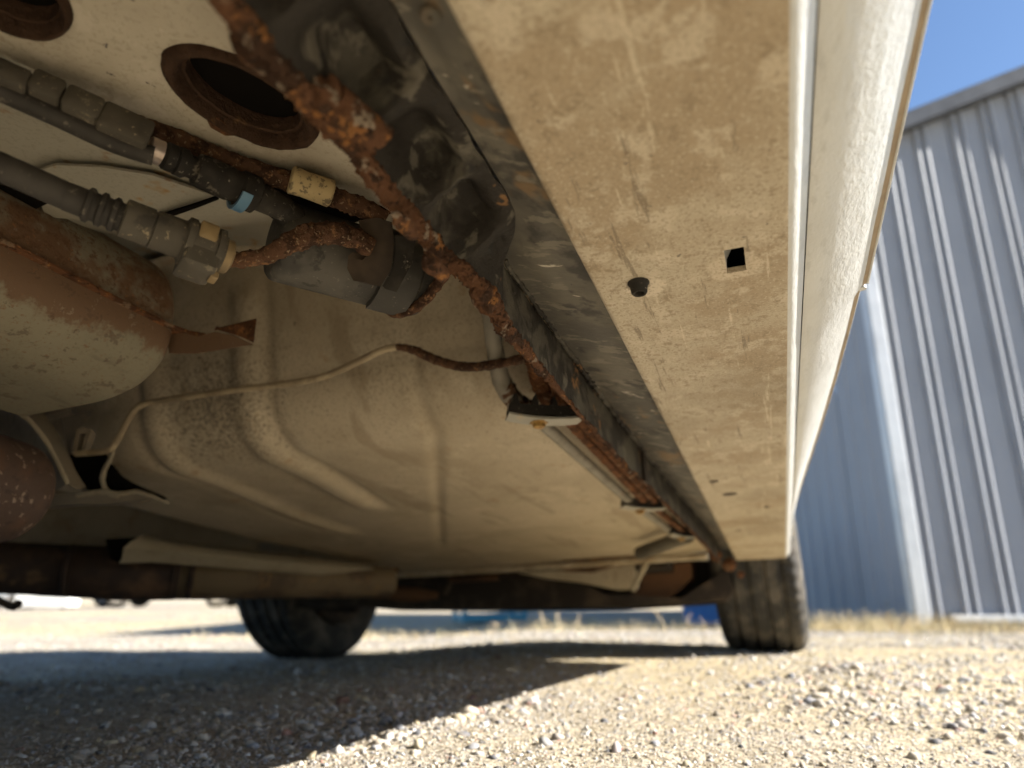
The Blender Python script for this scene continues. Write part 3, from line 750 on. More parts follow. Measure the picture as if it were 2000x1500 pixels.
# hood, roof, glass, bumpers
def yl(x, z_extra): return None
def bridge(name, rows, mt, parent=car): m = MB(); m.grid(rows); return m.build(name, mt, parent, angle=35)
def hw(x):                                        # right edge of the shell at belt height
    y = trim_y(min(x, -.5)) - .025
    if x > .15: y += .10 * ss(.15, .55, x) ** 2
    return y
def cross(x, z, crown, inset=0.):
    a = hw(x) + inset; b = MIR - a
    return [Vector((x, lerp(a, b, t), z + crown * (1 - (2 * t - 1) ** 4))) for t in np.linspace(0, 1, 13)]
bridge("hood", [cross(x, .88 - .20 * ss(-.2, .55, x) * (1 if x > -.2 else 0), .05) for x in np.linspace(-.45, .52, 14)], "side_paint")
m = MB(); m.grid([[Vector((.52 + .06 * (1 - (2 * t - 1) ** 4), lerp(hw(.52), MIR - hw(.52), t), z)) for t in np.linspace(0, 1, 15)] for z in (.22, .30, .45, .6, .72)]); bump_ = m.build("front_bumper", "side_paint", car)
for s in (.14, .86):
    m = MB(); m.rev((.55, lerp(hw(.52), MIR - hw(.52), s), .56), (1, lerp(hw(.52), MIR - hw(.52), s), .56), [(0, .09), (.03, .085), (.045, .05)], 24); m.build("headlight", "lamp_glass", bump_)
gl = [(-.45, .88, 0), (-.75, 1.10, .07), (-1.05, 1.33, .16), (-1.4, 1.40, .18), (-2.0, 1.40, .18), (-2.5, 1.32, .17), (-2.9, 1.05, .09), (-3.1, .90, .03)]
bridge("windscreen", [cross(x, z, .03, i) for x, z, i in gl[:3]], "window_glass")
bridge("roof", [cross(x, z, .04, i) for x, z, i in gl[2:6]], "side_paint")
bridge("rear_window", [cross(x, z, .03, i) for x, z, i in gl[5:]], "window_glass")
bridge("boot_lid", [cross(x, .9, .03) for x in np.linspace(-3.6, -3.1, 5)], "side_paint")
for mir in (False, True):
    rows = []
    for x, z, i in gl:
        a = hw(x); b = a + i
        rows.append([Vector((x, (MIR - a) if mir else a, .88)), Vector((x, (MIR - b) if mir else b, z))])
    m = MB(); m.grid(rows); m.build("side_window", "window_glass", car)
m = MB(); m.grid([[Vector((-3.6, hw(-3.6), z)), Vector((-3.6, MIR - hw(-3.6), z))] for z in (.24, .9)]); m.build("rear_panel", "side_paint", car)
# left rocker and a plain inner floor over the whole width that closes the shell
m = MB(); m.grid([[Vector((x, MIR + .074, .193)), Vector((x, MIR - .033, .193))] for x in (-3.1, -.42)]); m.grid([[Vector((x, MIR + .134, .24)), Vector((x, MIR + .074, .193))] for x in (-3.1, -.42)]); m.build("rocker_panel", "cream_underside", car, label="rocker panel on the car's far side")
m = MB(); m.grid([[Vector((x, y, .52)) for y in np.linspace(-.1, MIR + .1, 5)] for x in (-3.6, -.35)]); m.grid([[Vector((-.35, y, z)) for y in np.linspace(-.1, MIR + .1, 5)] for z in (.25, .9)])
m.build("cabin_floor", "dusty_floor", car)

# ------------------------------------------------------------------ front wheels
def wheel(y, out, x=0., name="front_wheel"):
    w = empty(name); w.parent = car; w.location = (x, y, 0)
    R, W = .318, .216; NA = 240
    prof = []
    yy = np.concatenate([np.linspace(-W / 2, -W / 2 + .02, 5), np.linspace(-W / 2 + .02, W / 2 - .02, 45)[1:-1], np.linspace(W / 2 - .02, W / 2, 5)])
    grooves = (-.060, -.021, .021, .060)
    rows = []
    for a in range(NA):
        th = 2 * math.pi * a / NA; row = []
        row.append((-W / 2 + .012, R * .66)); row.append((-W / 2 + .002, R * .74)); row.append((-W / 2 - .003, R * .84))
        for v in yy:
            e = abs(v) / (W / 2); r = R - .030 * max(0, (e - .72) / .28) ** 2.2
            gd = min(abs(v - g_) for g_ in grooves)
            r -= .009 * ss(.0070, .0045, gd)
            rib = int(np.searchsorted(grooves, v))
            ph = (a * 1.0 + rib * 1.4 + (v * 90 if rib in (0, 4) else v * 160)) % 4
            if gd > .0070 and e < .97: r -= (.0045 if rib in (0, 4) else .003) * (1 if ph < 1.0 else 0)
            row.append((v, r))
        row.append((W / 2 + .003, R * .84)); row.append((W / 2 - .002, R * .74)); row.append((W / 2 - .012, R * .66))
        rows.append([(r * math.sin(th), v, R - .004 + r * -math.cos(th) if False else .314 - r * math.cos(th)) for v, r in row])
    m = MB(); m.grid(rows, close_u=True); m.build("tyre", "tyre_rubber", w, angle=30, merge=False)
    m = MB(); s = out
    m.rev((0, -s * .09, .314), (0, s * 1, .314), [(0, .205), (.004, .212), (.02, .20), (.06, .185), (.13, .185), (.165, .20), (.185, .213), (.192, .213), (.194, .200), (.180, .190), (.172, .12), (.180, .05), (.186, .03), (.186, 0)], 48)
    rim = m.build("rim", "rim_alloy", w)
    m = MB()
    for k in range(5):
        a = k * 2 * math.pi / 5; c = Vector((math.cos(a) * .12, s * .098, .314 + math.sin(a) * .12))
        m.box(c, ((math.cos(a), 0, math.sin(a)), (0, 1, 0), (-math.sin(a), 0, math.cos(a))), (.075, .010, .022), .4)
    m.build("spokes", "rim_alloy", rim)
    m = MB(); m.rev((0, -s * .085, .314), (0, -s * .02, .314), [(0, .14), (.012, .145), (.014, .06)], 40); m.build("brake_disc", "subframe_rust", w)
    m = MB(); m.rev((0, -s * .112, .314), (0, 0, .314), [(0, .02), (.0, .19), (.006, .205), (.02, .21)], 40); m.build("dust_shield", "dark_metal", w)
    return w
wheel(0., -1)
wheel(1.47, 1)
wheel(.02, -1, -2.98, "rear_wheel"); wheel(1.45, 1, -2.98, "rear_wheel")
m = MB(); m.tube([(-2.98, .1, .30), (-2.98, .7, .27), (-2.98, 1.35, .30)], .035, 16, step=.05); m.build("rear_axle", "dark_metal", car)
m = MB(); m.box((-2.72, .95, .33), ((1, 0, 0), (0, 1, 0), (0, 0, 1)), (.20, .42, .11), .3); m.build("fuel_tank", "dark_metal", car)
m = MB(); m.box((-2.60, .04, .27), ((1, 0, 0), (0, 1, 0), (0, 0, 1)), (.006, .15, .19), .3); m.build("mud_flap_blocker", "tyre_rubber", car)  # out of view; added to keep light off the kick-up
m = MB(); m.tube([(-2.30, .26, .27), (-2.5, .28, .22), (-2.75, .30, .22), (-2.98, .30, .28)], [.05, .055, .05, .05], 16, step=.04); m.build("trailing_arm_blocker", "subframe_rust", car)  # unseen arm, added to darken the kick-up
m = MB(); m.box((-2.47, .80, .27), ((1, 0, 0), (0, 1, 0), (0, 0, 1)), (.05, .62, .075), .3); m.build("crossmember_blocker", "dark_metal", car)  # unseen dark beam, added to block light from the rear
m = MB(); m.box((-3.35, .73, .36), ((1, 0, 0), (0, 1, 0), (0, 0, 1)), (.22, .40, .10), .3); m.build("spare_wheel_well", "dark_metal", car)

# ------------------------------------------------------------------ underside: sill strip and pinch weld
# recessed dark strip between the rocker lip and the weld flange
XN = -2.45
xs2 = list(np.linspace(XN, -.50, 330))
def root(x): return lerp(.090, .066, ss(-1.7, -.5, x))
def crumple(x): return ss(-1.815, -1.885, x)
def rootc(x): return lerp(root(x), .064, crumple(x))
def strip_row(x):
    y1 = rootc(x); row = []
    for t in np.linspace(0, 1, 9):
        y = lerp(.0320, y1 - .004, t); z = .2010 + .0145 * t + (.0016 * nz(x * 16, t * 4, 1.) + .0008 * nz(x * 50, t * 12, 3.)) * ss(0, .2, t)
        row.append(Vector((x, y, z)))
    row.append(Vector((x, y1 - .001, .2165 + .0012 * nz(x * 20, 9))))
    return row
m = MB(); m.grid([strip_row(x) for x in xs2]); sill = m.build("sill_strip", "sill_grey", car, label="stained grey strip of sill between rocker and weld flange")
# seam lumps (old sealer) along the crease
m = MB()
pts = [Vector((x, root(x) - .003 + .0012 * nz(x * 60, 1), .2150 + .001 * nz(x * 55, 5))) for x in np.linspace(-1.825, -.6, 120)]
m.tube(pts, [.0014, .0026, .0026, .0022, .0024, .0020], 10, lump=.7, step=.0025, fine=210)
m.build("seam_sealer", "undercoat", sill)
# weld spots on the strip
for (px, py, r) in ((840, 35, .0026),):
    q = PP(px, py, 2, .206); m = MB()
    m.rev(q + Vector((0, 0, .002)), q + Vector((0, 0, -1)), [(0, r * 1.7), (.0018, r * 1.5), (.0028, r * .9), (.0024, r * .45), (.0036, r * .25), (.0038, 0)], 20); m.build("spot_weld", "sill_grey", sill)

# the flange itself: straight forward of -1.84, crumpled behind it
RIDGES = (-2.50, -2.44, -2.38, -2.32, -2.26, -2.20, -2.145, -2.09, -2.032, -1.972, -1.916, -1.868, -1.82)
def flange_row(x):
    y1 = rootc(x); cr = crumple(x); row = []
    low = .176 + .0022 * nz(x * 24, 2) + .0016 * nz(x * 70, 4)
    if x > -1.45: low += .004 * ss(-1.45, -1.3, x)
    pocket = 0.
    for a_, b_ in zip(RIDGES, RIDGES[1:]):
        if a_ <= x < b_: f = (x - a_) / (b_ - a_); pocket = ss(0, .5, f) * ss(1., .88, f)      # dents between ridges
    for t in np.linspace(0, 1, 15):
        z = lerp(.2165, low, t); y = y1 + .0006 * nz(x * 40, t * 3, 8)
        if cr > 0:
            sw = math.sin(min(1, t * 1.05) * math.pi)
            yc = lerp(.064, .103 + .004 * nz(x * 18, 3), t) + .004 * sw * pocket + .002 * nz(x * 60, t * 5, 2)
            zc = lerp(.2160, .193 + .005 * nz(x * 15, 6), t ** 1.3) + .020 * ss(.08, .45, t) * ss(1., .7, t) * pocket - .002 * sw + .0022 * nz(x * 45, t * 7, 5)
            y = lerp(y, yc, cr); z = lerp(z, zc, cr)
        row.append(Vector((x, y, z)))
    return row
xs3 = list(np.linspace(XN, -2.12, 30)) + list(np.linspace(-2.118, -1.78, 190)) + list(np.linspace(-1.778, -.52, 240))
fr = [flange_row(x) for x in xs3]
m = MB(); m.sheet(fr, .0016)
flange = m.build("pinch_weld", "undercoat", car, label="dark weld flange hanging under the sill, dented towards the rear")
# rust along its lower edge, thick on the crumpled part
edge = [r[-1] + Vector((0, .001, -.0005)) for r in fr]
near = [p for p, x in zip(edge, xs3) if x < -1.812]; far = [p for p, x in zip(edge, xs3) if x >= -1.818]
m = MB(); m.tube(near[::3], [.0032, .0036, .0046, .0042, .0038, .0046, .0054, .0050], 30, lump=.34, step=.0010, fine=150); m.build("rusted_edge", "rust_scale", flange, label="thick flaking orange rust on the dented part of the flange")
m = MB(); m.tube(far[::4], [.0046, .0017, .0019, .0021, .0018, .0017, .0020, .0024, .0026, .002], 14, lump=.6, step=.0018, fine=170, seed=4.); m.build("rusted_edge", "rust_scale", flange, label="thin rusty lower edge of the straight flange")
# thin loose flakes all over the rust, too many to tell apart
def flakes(line_, n, smin, smax, rad, seed):
    r = random.Random(seed); m = MB()
    for _ in range(n):
        i = r.randrange(2, len(line_) - 2); p = line_[i]; t = (line_[i + 1] - line_[i - 1]).normalized()
        u = t.orthogonal().normalized(); w = t.cross(u); a = r.uniform(0, 6.28); d = u * math.cos(a) + w * math.sin(a)
        nn = (d + Vector((r.gauss(0, .45), r.gauss(0, .45), r.gauss(0, .45)))).normalized(); e1 = nn.orthogonal().normalized(); e2 = nn.cross(e1)
        c = p + d * rad * r.uniform(.75, 1.15) + t * r.uniform(-.002, .002); s_ = r.uniform(smin, smax); k = r.randint(5, 7)
        rim = [c + (e1 * math.cos(6.283 * j / k) * r.uniform(.6, 1.2) + e2 * math.sin(6.283 * j / k) * r.uniform(.4, .9)) * s_ + nn * r.uniform(-.25, .25) * s_ for j in range(k)]
        top = [q + nn * s_ * .22 for q in rim]
        m.grid([rim, top], close_v=True); m.fan(top, c + nn * s_ * .3); m.fan(rim, c - nn * s_ * .1)
    return m
fm = flakes(near, 520, .0010, .0034, .0042, 11); fm.build("rust_flakes", "rust_scale", flange, smooth=False, merge=False, kind="stuff")
fm = flakes(far, 900, .0007, .0022, .0016, 12); fm.build("rust_flakes", "rust_scale", flange, smooth=False, merge=False, kind="stuff")
# flakes and lumps of rust standing off the edge
for k, (px, py, d, sx_, sy_, sz_) in enumerate(((655, 215, .287, .016, .0065, .009), (850, 520, .362, .012, .005, .0055), (945, 580, .405, .010, .008, .009), (500, 105, .262, .010, .006, .005), (790, 440, .335, .011, .004, .004))):
    c = P(px, py, d); m = MB(); n, h = 28, 24
    rows = []
    for i in range(h + 1):
        ph_ = math.pi * i / h; row = []
        for j in range(n):
            th_ = 2 * math.pi * j / n; v = Vector((sx_ * math.cos(ph_), sy_ * math.sin(ph_) * math.cos(th_), sz_ * math.sin(ph_) * math.sin(th_)))
            f = 1 + .32 * nz(v.x * 140 + k, v.y * 140, v.z * 140) + .20 * nz(v.x * 330, v.y * 330 + k, v.z * 330) + .10 * nz(v.x * 800, v.y * 800 + k, v.z * 800)
            row.append(c + v * f)
        rows.append(row)
    m.grid(rows, close_v=True); m.build("rust_flake", "rust_scale", flange)
# folded-over rusty tab in the first dent
c0 = P(640, 190, .283); c1 = P(735, 270, .303)
m = MB(); rows = []
ax = (c1 - c0); up = Vector((0, .3, 1)).normalized(); lat = Vector((0, -1, .25)).normalized()
for i in range(9):
    b_ = c0.lerp(c1, i / 8); w = .0085 + .0015 * nz(i * .8, 2)
    rows.append([b_ + lat * (w * math.cos(a_)) * 1.0 - up * (.0065 * math.sin(a_)) + Vector((.001 * nz(i, k2), 0, .001 * nz(i * 2., k2))) for k2, a_ in enumerate(np.linspace(-.3, math.pi + .3, 11))])
m.sheet(rows, .0014); m.build("bent_tab", "rust_scale", flange, label="rusty metal tab folded over in the first dent")
# joint in the flange further forward
q = PP(1257, 890, 1, .0835); m = MB(); m.box((q.x, root(q.x) - .0018, .196), ((1, 0, 0), (0, 1, 0), (0, 0, 1)), (.010, .0020, .019), .3); m.build("joint_clip", "dark_metal", flange)
# forward end: rust scab where sill meets the wheel house
for k, (px, py, d, s) in enumerate(((1425, 1103, 1.58, .015), (1398, 1084, 1.55, .012), (1447, 1122, 1.62, .008))):
    c = P(px, py, d); m = MB(); rows = []
    for i in range(9):
        ph_ = math.pi * i / 8; rows.append([c + Vector((math.cos(ph_), math.sin(ph_) * math.cos(2 * math.pi * j / 10), math.sin(ph_) * math.sin(2 * math.pi * j / 10))) * s * (1 + .4 * nz(i * .9 + k * 5, j * .9)) for j in range(10)])
    m.grid(rows, close_v=True); m.build("rust_flake", "rust", flange)

# ------------------------------------------------------------------ floor pan with kick-up and beads
XK = -1.545                                       # where the floor turns up
ZF = .22
def floor_path(s):
    """s runs forward from the seat pan, down the kick-up, along the floor; returns x, z, and normal angle"""
    R = .075; H = .235
    if s < 0: return XK - .045 + s, ZF + H, 0
    if s < H - R: return XK - .045 + .045 * s / H, ZF + H - s, 1
    a = (s - (H - R)) / R
    if a < math.pi / 2: return XK - .010 + R * (1 - math.cos(a)), ZF + R * (1 - math.sin(a)), 2
    return XK - .010 + R + (a - math.pi / 2) * R, ZF, 3
ss_ = list(np.linspace(-.02, .16, 14)) + list(np.linspace(.165, .30, 28)) + list(np.linspace(.31, .75, 60)) + list(np.linspace(.76, 1.42, 40))
ys = list(np.linspace(.096, .95, 130)) + list(np.linspace(.96, 1.10, 14))
def bead(v, c, w): return math.exp(-abs((v - c) / w) ** 3)
def floor_pt(s, y):
    x, z, k = floor_path(s)
    n = Vector((-1, 0, 0)) if s < .16 else (Vector((0, 0, -1)) if s > .278 else Vector((-math.cos((s - .16) / .075), 0, -math.sin((s - .16) / .075))))
    on = ss(.02, .08, s)
    d = 0.
    e2 = ss(.62, .52, s)
    e1 = ss(.80, .66, s)
    yb2 = .505 + .045 * ss(.26, .6, s)
    d += .0085 * bead(y, yb2, .019) * on * e2           # raised bead, second from the left
    d -= .005 * bead(y, yb2 - .028, .009) * on * e2
    yb1 = .645 + .045 * ss(.26, .6, s)
    d += .0085 * bead(y, yb1, .019) * on * e1
    d -= .005 * bead(y, yb1 + .028, .009) * on * e1
    yb3 = .290 + .46 * max(0., s - .262)
    d -= .0045 * bead(y, yb3, .008) * on * ss(1.05, .9, s)
    d += .003 * bead(s, .98, .012) * ss(.3, .5, y)
    d += .0012 * nz(s * 4, y * 4, 2) + .0005 * nz(s * 14, y * 14, 5)
    # the left end of the kick-up leans away to the tunnel; the floor sags a little mid-way
    x2 = x + .10 * ss(.60, .95, y) * ss(.30, .0, s)
    z2 = z + .10 * ss(.88, 1.08, y) * ss(.2, .4, s) - .010 * ss(.35, .8, y) * ss(.3, .8, s) + .010 * ss(.20, .10, y) * ss(.2, .35, s)
    return Vector((x2, y, z2)) + n * d
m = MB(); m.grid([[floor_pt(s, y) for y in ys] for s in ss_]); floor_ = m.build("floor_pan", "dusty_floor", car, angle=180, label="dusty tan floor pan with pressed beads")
# front lip of the floor
m = MB(); m.tube([(-.40, .10, .209), (-.40, .5, .206), (-.40, .95, .206)], .008, 8, step=.03); m.build("front_lip", "cream_underside", floor_)
for (px, py) in ((770, 1112),):
    q = PP(px, py, 2, .206); m = MB(); m.rev(q + Vector((0, 0, .004)), q + Vector((0, 0, -1)), [(0, .012), (.004, .012), (.007, .007), (.012, .006)], 10); m.build("bolt", "subframe_rust", floor_)

# seat pan behind the kick-up, with an overlapping plate and flat black sheets drawn as shaded gaps
m = MB(); rows = []
def zseat(x, y): return .300 + .13 * ss(-1.86, -1.60, x) + .04 * ss(.25, .7, y) + .003 * nz(x * 5, y * 5)
for x in np.linspace(-2.6, -1.575, 44):
    rows.append([Vector((x, y, zseat(x, y))) for y in np.linspace(.16, 1.2, 40)])
m.grid(rows); seat = m.build("seat_pan", "seat_pan_paint", car, label="cream seat pan with rust stains, above the hoses")
def onseat(px, py, up=0.):
    z = .34
    for _ in range(12): q = PP(px, py, 2, z); z = zseat(q.x, q.y) + up
    return PP(px, py, 2, z)
pl = [(60, 335), (110, 318), (200, 322), (300, 338), (440, 385), (330, 412), (240, 430), (90, 420)]
m = MB(); m.prism([onseat(px, py, -.004) for px, py in pl], (0, 0, -.002)); m.build("overlap_plate", "seat_pan_paint", seat)
m = MB(); m.prism([onseat(px, py, -.008) for px, py in ((310, 418), (380, 396), (425, 381), (428, 385), (385, 402), (322, 424))], (0, 0, -.002)); m.build("gap_shade_sheet", "gap_shade_black", seat)
m = MB(); m.prism([onseat(px, py, -.006) for px, py in ((-150, 345), (10, 362), (110, 385), (60, 410), (-150, 410))], (0, 0, -.002)); m.build("gap_shade_sheet", "gap_shade_black", seat)

# ------------------------------------------------------------------ rail bottom with oval hole, upper left
ZR = .275
outer = [PP(-420, -70, 2, ZR), PP(0, 105, 2, ZR), PP(310, 250, 2, ZR), PP(745, 402, 2, ZR), PP(850, 470, 2, ZR)]
outer += [Vector((-1.70, .098, ZR)), Vector((-2.45, .098, ZR)), Vector((-2.45, .44, ZR))]
hc = PP(478, 196, 2, ZR); hu = (PP(608, 282, 2, ZR) - PP(348, 120, 2, ZR)) * .5; hv = Vector((-hu.y, hu.x, 0)).normalized() * .0255
NH = 48
hole = [hc + hu * math.cos(2 * math.pi * k / NH) * (1 + .02 * nz(k * .7)) + hv * math.sin(2 * math.pi * k / NH) * (1 + .03 * nz(k * .9, 3)) for k in range(NH)]
hc2 = PP(28, -8, 2, ZR); hole2 = [hc2 + Vector((.0215 * math.cos(2 * math.pi * k / 40), .0215 * math.sin(2 * math.pi * k / 40), 0)) for k in range(40)]
allp = outer + hole + hole2
m = MB(); m.add(allp, [tuple(t) for t in tessellate_polygon([outer, hole, hole2])])
up_ = [p + Vector((0, 0, .028)) for p in outer]; m.grid([outer, up_], close_v=True)
rail = m.build("frame_rail", "rail_paint", car, smooth=False, label="pale rail bottom with a large rusty oval hole")
for nm, hl, cc, dep, rim_w in (("oval_hole", hole, hc, .018, .0042), ("round_hole", hole2, hc2, .016, .005)):
    # rolled rusty collar: comes down a little, then turns up into the hole
    rows = []
    for (k_in, dz) in ((1.10, .0004), (1.07, -.0022), (1.02, -.0040), (.96, -.0042), (.90, -.0022), (.86, .001), (.845, .003), (.80, .0035), (.79, .006), (.78, dep)):
        rows.append([cc + (p - cc) * (k_in + .018 * nz(i * .5, dz * 300)) + Vector((0, 0, dz + .0008 * nz(i * .6, k_in * 9))) for i, p in enumerate(hl)])
    m = MB(); m.grid(rows, close_v=True); m.build("hole_collar", "rust_hole", rail, label="rusty rolled rim of the oval hole" if nm == "oval_hole" else "rusty rim of the round hole at the corner")
m = MB(); m.box((-2.02, .19, ZR + .0185), ((1, 0, 0), (0, 1, 0), (0, 0, 1)), (.22, .075, .0055), .05); m.build("rail_hole_shade", "gap_shade_black", rail)  # black block that makes the rail holes look unlit
# a rust chip beside the hole
ch = [(405, 232), (425, 228), (455, 250), (470, 262), (440, 262), (412, 246)]
m = MB(); m.prism([PP(px, py, 2, ZR - .001) for px, py in ch], (0, 0, -.0012)); m.build("rust_chip", "rust_scale", rail)

# ------------------------------------------------------------------ fuel filter and its lines
FA = P(535, 468, .462); FB = P(832, 554, .524)
ft = (FB - FA).normalized(); FL = (FB - FA).length; FR = .0265
m = MB(); m.rev(FA, FB, [(0, .0), (0, .020), (.0008, .0235), (.003, .0258), (.006, FR), (FL - .016, FR), (FL - .0155, FR + .0006), (FL - .010, FR + .0006), (FL - .006, FR - .001), (FL - .002, FR - .006), (FL, .014), (FL + .001, 0)], 56)
filt = empty("fuel_filter"); filt.parent = car; filt.location = FA; filt["label"] = "black cylindrical fuel filter"
def fpart(mb, name, mt, label=None):
    o = mb.build(name, mt, None, label=label); o.parent = filt
    for v in o.data.vertices: v.co -= FA
    return o
fpart(m, "canister", "canister_grey")
ring_up = (P(560, 380, .45) - P(545, 470, .45)).normalized()
# moulded saddle clamp: U-shaped block with an open slot for the pipe
toward = (Vector(CL) - FA.lerp(FB, .72)).normalized(); toward = (toward - ft * toward.dot(ft)).normalized(); side = ft.cross(toward)
if side.z > 0: side = -side                        # side points down on the canister
cc = FA + ft * (FL * .60)
def ring_arc(c, r0, r1, a0, a1, wdt, n=22):
    rows = []
    for i in range(n + 1):
        a = lerp(a0, a1, i / n); d = toward * math.cos(a) + side * math.sin(a)
        rows.append([c + d * r0, c + d * r1, c + d * r1 + ft * wdt, c + d * r0 + ft * wdt])
    return rows
m = MB(); m.grid(ring_arc(cc, FR + .0002, FR + .0042, -2.2, 1.15, .026), close_v=True); 
rws = ring_arc(cc, FR + .0002, FR + .0042, -2.2, 1.15, .026); m.fan(rws[0], sum(rws[0], Vector()) / 4); m.fan(rws[-1], sum(rws[-1], Vector()) / 4)
fpart(m, "strap", "canister_grey")
# hook plate facing the camera's side, with a slot
hook = [(700, 430), (738, 425), (742, 470), (735, 520), (715, 552), (690, 548), (678, 525), (680, 500), (688, 492), (694, 505), (708, 508), (720, 495), (722, 470), (708, 462)]
hp = [P(px, py, .452) for px, py in hook]
m = MB(); m.prism(hp, ft * .010); fpart(m, "hook_plate", "dark_metal", "dark hooked bracket plate on the filter")
m = MB(); m.prism([p + ft * .011 for p in [P(px, py, .454) for px, py in ((742, 450), (760, 452), (752, 500), (722, 556), (716, 550), (735, 520))]], ft * .008); fpart(m, "hook_rib", "black_plastic")
# inlet port
pa = P(590, 398, .450); pb = P(530, 392, .436)
m = MB(); m.rev(P(575, 425, .455), pb, [(0, .0085), (.010, .0085), (.016, .0075), ((pb - P(575, 425, .455)).length, .0072)], 24); fpart(m, "port", "black_plastic")
# rusty clip wire round the filter's end
m = MB(); m.tube([P(745, 603, .510), P(770, 613, .505), P(805, 605, .500), P(835, 580, .494), P(858, 548, .488), P(878, 520, .484)], [.0018, .0032, .0036, .0038, .0044, .005], 12, lump=.28, step=.002, fine=220); fpart(m, "retaining_wire", "rust_tube", "rusty wire clip under the filter's end")

def line(name, pts, r, mt, label, lump=.22, fine=220, n=14, step=None):
    m = MB(); m.tube(pts, r, 22 if lump > .1 else n, lump=lump, step=step or min(.0016 if lump > .1 else .003, (r if not isinstance(r, list) else min(r)) * .5), fine=fine); return m.build(name, mt, car, label=label)
st = line("fuel_tube", [P(440, 506, .405), P(475, 507, .408), P(515, 500, .412), P(560, 478, .418), P(605, 458, .425), P(650, 455, .434), P(690, 465, .444), P(722, 482, .452)], [.0046, .0048, .0055, .0064, .0070, .0070, .0068, .0066], "rust_tube", "thick rusty S-shaped fuel tube between hose and filter")
rp = line("fuel_tube", [P(250, 225, .400), P(330, 268, .408), P(430, 310, .420), P(530, 345, .432), P(600, 366, .441), P(680, 395, .452), P(725, 415, .458), P(748, 432, .462)], .0066, "rust_tube", "rusty tube along the edge of the pale rail", lump=.2)
m = MB(); m.rev(P(566, 350, .430), P(640, 376, .4395), [(0, .0072), (.001, .0086), (.0085, .0080), (.0165, .0082), (.0250, .0086), (.0262, .0072)], 24); m.build("paper_sleeve", "paper_sleeve", rp, label="yellowed paper sleeve on the rusty tube")
# upper hose: grey channel with clip blocks, then black quick connector with a blue tab
uh = empty("upper_hose"); uh.parent = car; uh["label"] = "upper fuel hose with grey clip blocks and black quick connector"
m = MB(); m.tube([P(-180, 95, .335), P(0, 178, .350), P(120, 232, .362), P(230, 283, .374), P(300, 305, .382)], .0052, 14, step=.005); m.build("hose", "hose_black", uh)
m = MB(); m.tube([P(-160, 60, .342), P(0, 136, .356), P(150, 200, .372), P(245, 243, .382)], .0042, 12, step=.005); m.build("hose", "hose_black", uh)
hd = (P(300, 275, .384) - P(0, 140, .352)).normalized(); hv_ = Vector((0, 0, 1)); hs_ = hd.cross(hv_).normalized(); hv_ = hs_.cross(hd)
for (px, py, d, hl_, hh, mt_) in ((15, 150, .348, .0090, .0055, "grey_plastic"), (92, 175, .356, .0070, .0062, "grey_plastic"), (162, 208, .363, .0085, .0066, "grey_plastic"), (245, 250, .373, .0120, .0080, "grey_plastic")):
    c = P(px, py, d); m = MB(); m.box(c, (hd, hv_, hs_), (hl_, hh, .006), .22); m.box(c + hs_ * -.002 - hv_ * (hh * .2), (hd, hv_, hs_), (hl_ * .82, hh * .55, .0062), .2); m.build("clip_block", mt_, uh)
ca_ = P(288, 288, .385); cb_ = P(545, 402, .437); cl_ = (cb_ - ca_).length
m = MB(); m.rev(ca_, cb_, [(0, .0055), (.001, .0068), (.0075, .0068), (.0076, .0058), (.009, .0058)], 28); m.build("crimp_ring", "pink_metal", uh, label="pinkish crimp ring on the hose")
m = MB(); m.rev(ca_, cb_, [(.0076, .0056), (.0095, .0078), (.014, .0078), (.0144, .0068), (.0152, .0068), (.0156, .0082), (.020, .0082), (.022, .0066), (.025, .0066), (.0265, .0092), (.030, .0098), (.046, .0100), (.0475, .0094), (.0505, .0094), (.052, .0112), (.062, .0112), (.0635, .0085), (cl_ + .004, .0080)], 36); m.build("quick_connector", "black_plastic", uh)
bt = P(470, 402, .418); m = MB()
rows = []
for i in range(13):
    a = lerp(-.5, 1.9, i / 12); t_ = (cb_ - ca_).normalized(); dn = Vector((0, 0, -1)); dn = (dn - t_ * dn.dot(t_)).normalized(); sd_ = t_.cross(dn)
    c = ca_ + t_ * .0505; r0, r1 = .0112, .0135; d = dn * math.cos(a - .4) + sd_ * math.sin(a - .4)
    rows.append([c + d * r0, c + d * r1, c + d * r1 + t_ * .0062, c + d * r0 + t_ * .0062])
m.grid(rows, close_v=True); m.fan(rows[0], sum(rows[0], Vector()) / 4); m.fan(rows[-1], sum(rows[-1], Vector()) / 4)
m.build("release_tab", "blue_plastic", uh, label="blue plastic release tab")
# lower hose: dark with corrugations, grey quick connector with tan retainer
lh = empty("lower_hose"); lh.parent = car; lh["label"] = "lower fuel hose with corrugated sleeve and grey connector"
m = MB(); m.tube([P(-260, 200, .325), P(-80, 290, .340), P(60, 352, .352), P(150, 392, .362), P(225, 420, .370)], .0072, 18, step=.004); m.build("hose", "hose_black", lh)
la, lb = P(130, 384, .359), P(262, 434, .374); ll = (lb - la).length
pr = [(0, .0074)]
for k in range(5): o_ = .008 + k * .0060; pr += [(o_, .0075), (o_ + .0012, .0092), (o_ + .0030, .0092), (o_ + .0042, .0076)]
pr += [(ll, .0078)]
m = MB(); m.rev(la, lb, pr, 28); m.build("corrugated_sleeve", "hose_black", lh)
ka, kb = P(238, 424, .371), P(448, 503, .402); kl = (kb - ka).length
m = MB(); m.rev(ka, kb, [(0, .0078), (.0005, .0098), (.0008, .0103), (.014, .0103), (.0142, .0094), (.0150, .0094), (.0153, .0104), (.030, .0108), (.0302, .0118), (.031, .0118)], 36); m.build("connector_barrel", "grey_plastic", lh)
kt = (kb - ka).normalized(); kd = Vector((0, 0, -1)); kd = (kd - kt * kd.dot(kt)).normalized(); ks = kt.cross(kd)
kc = ka + kt * .0405
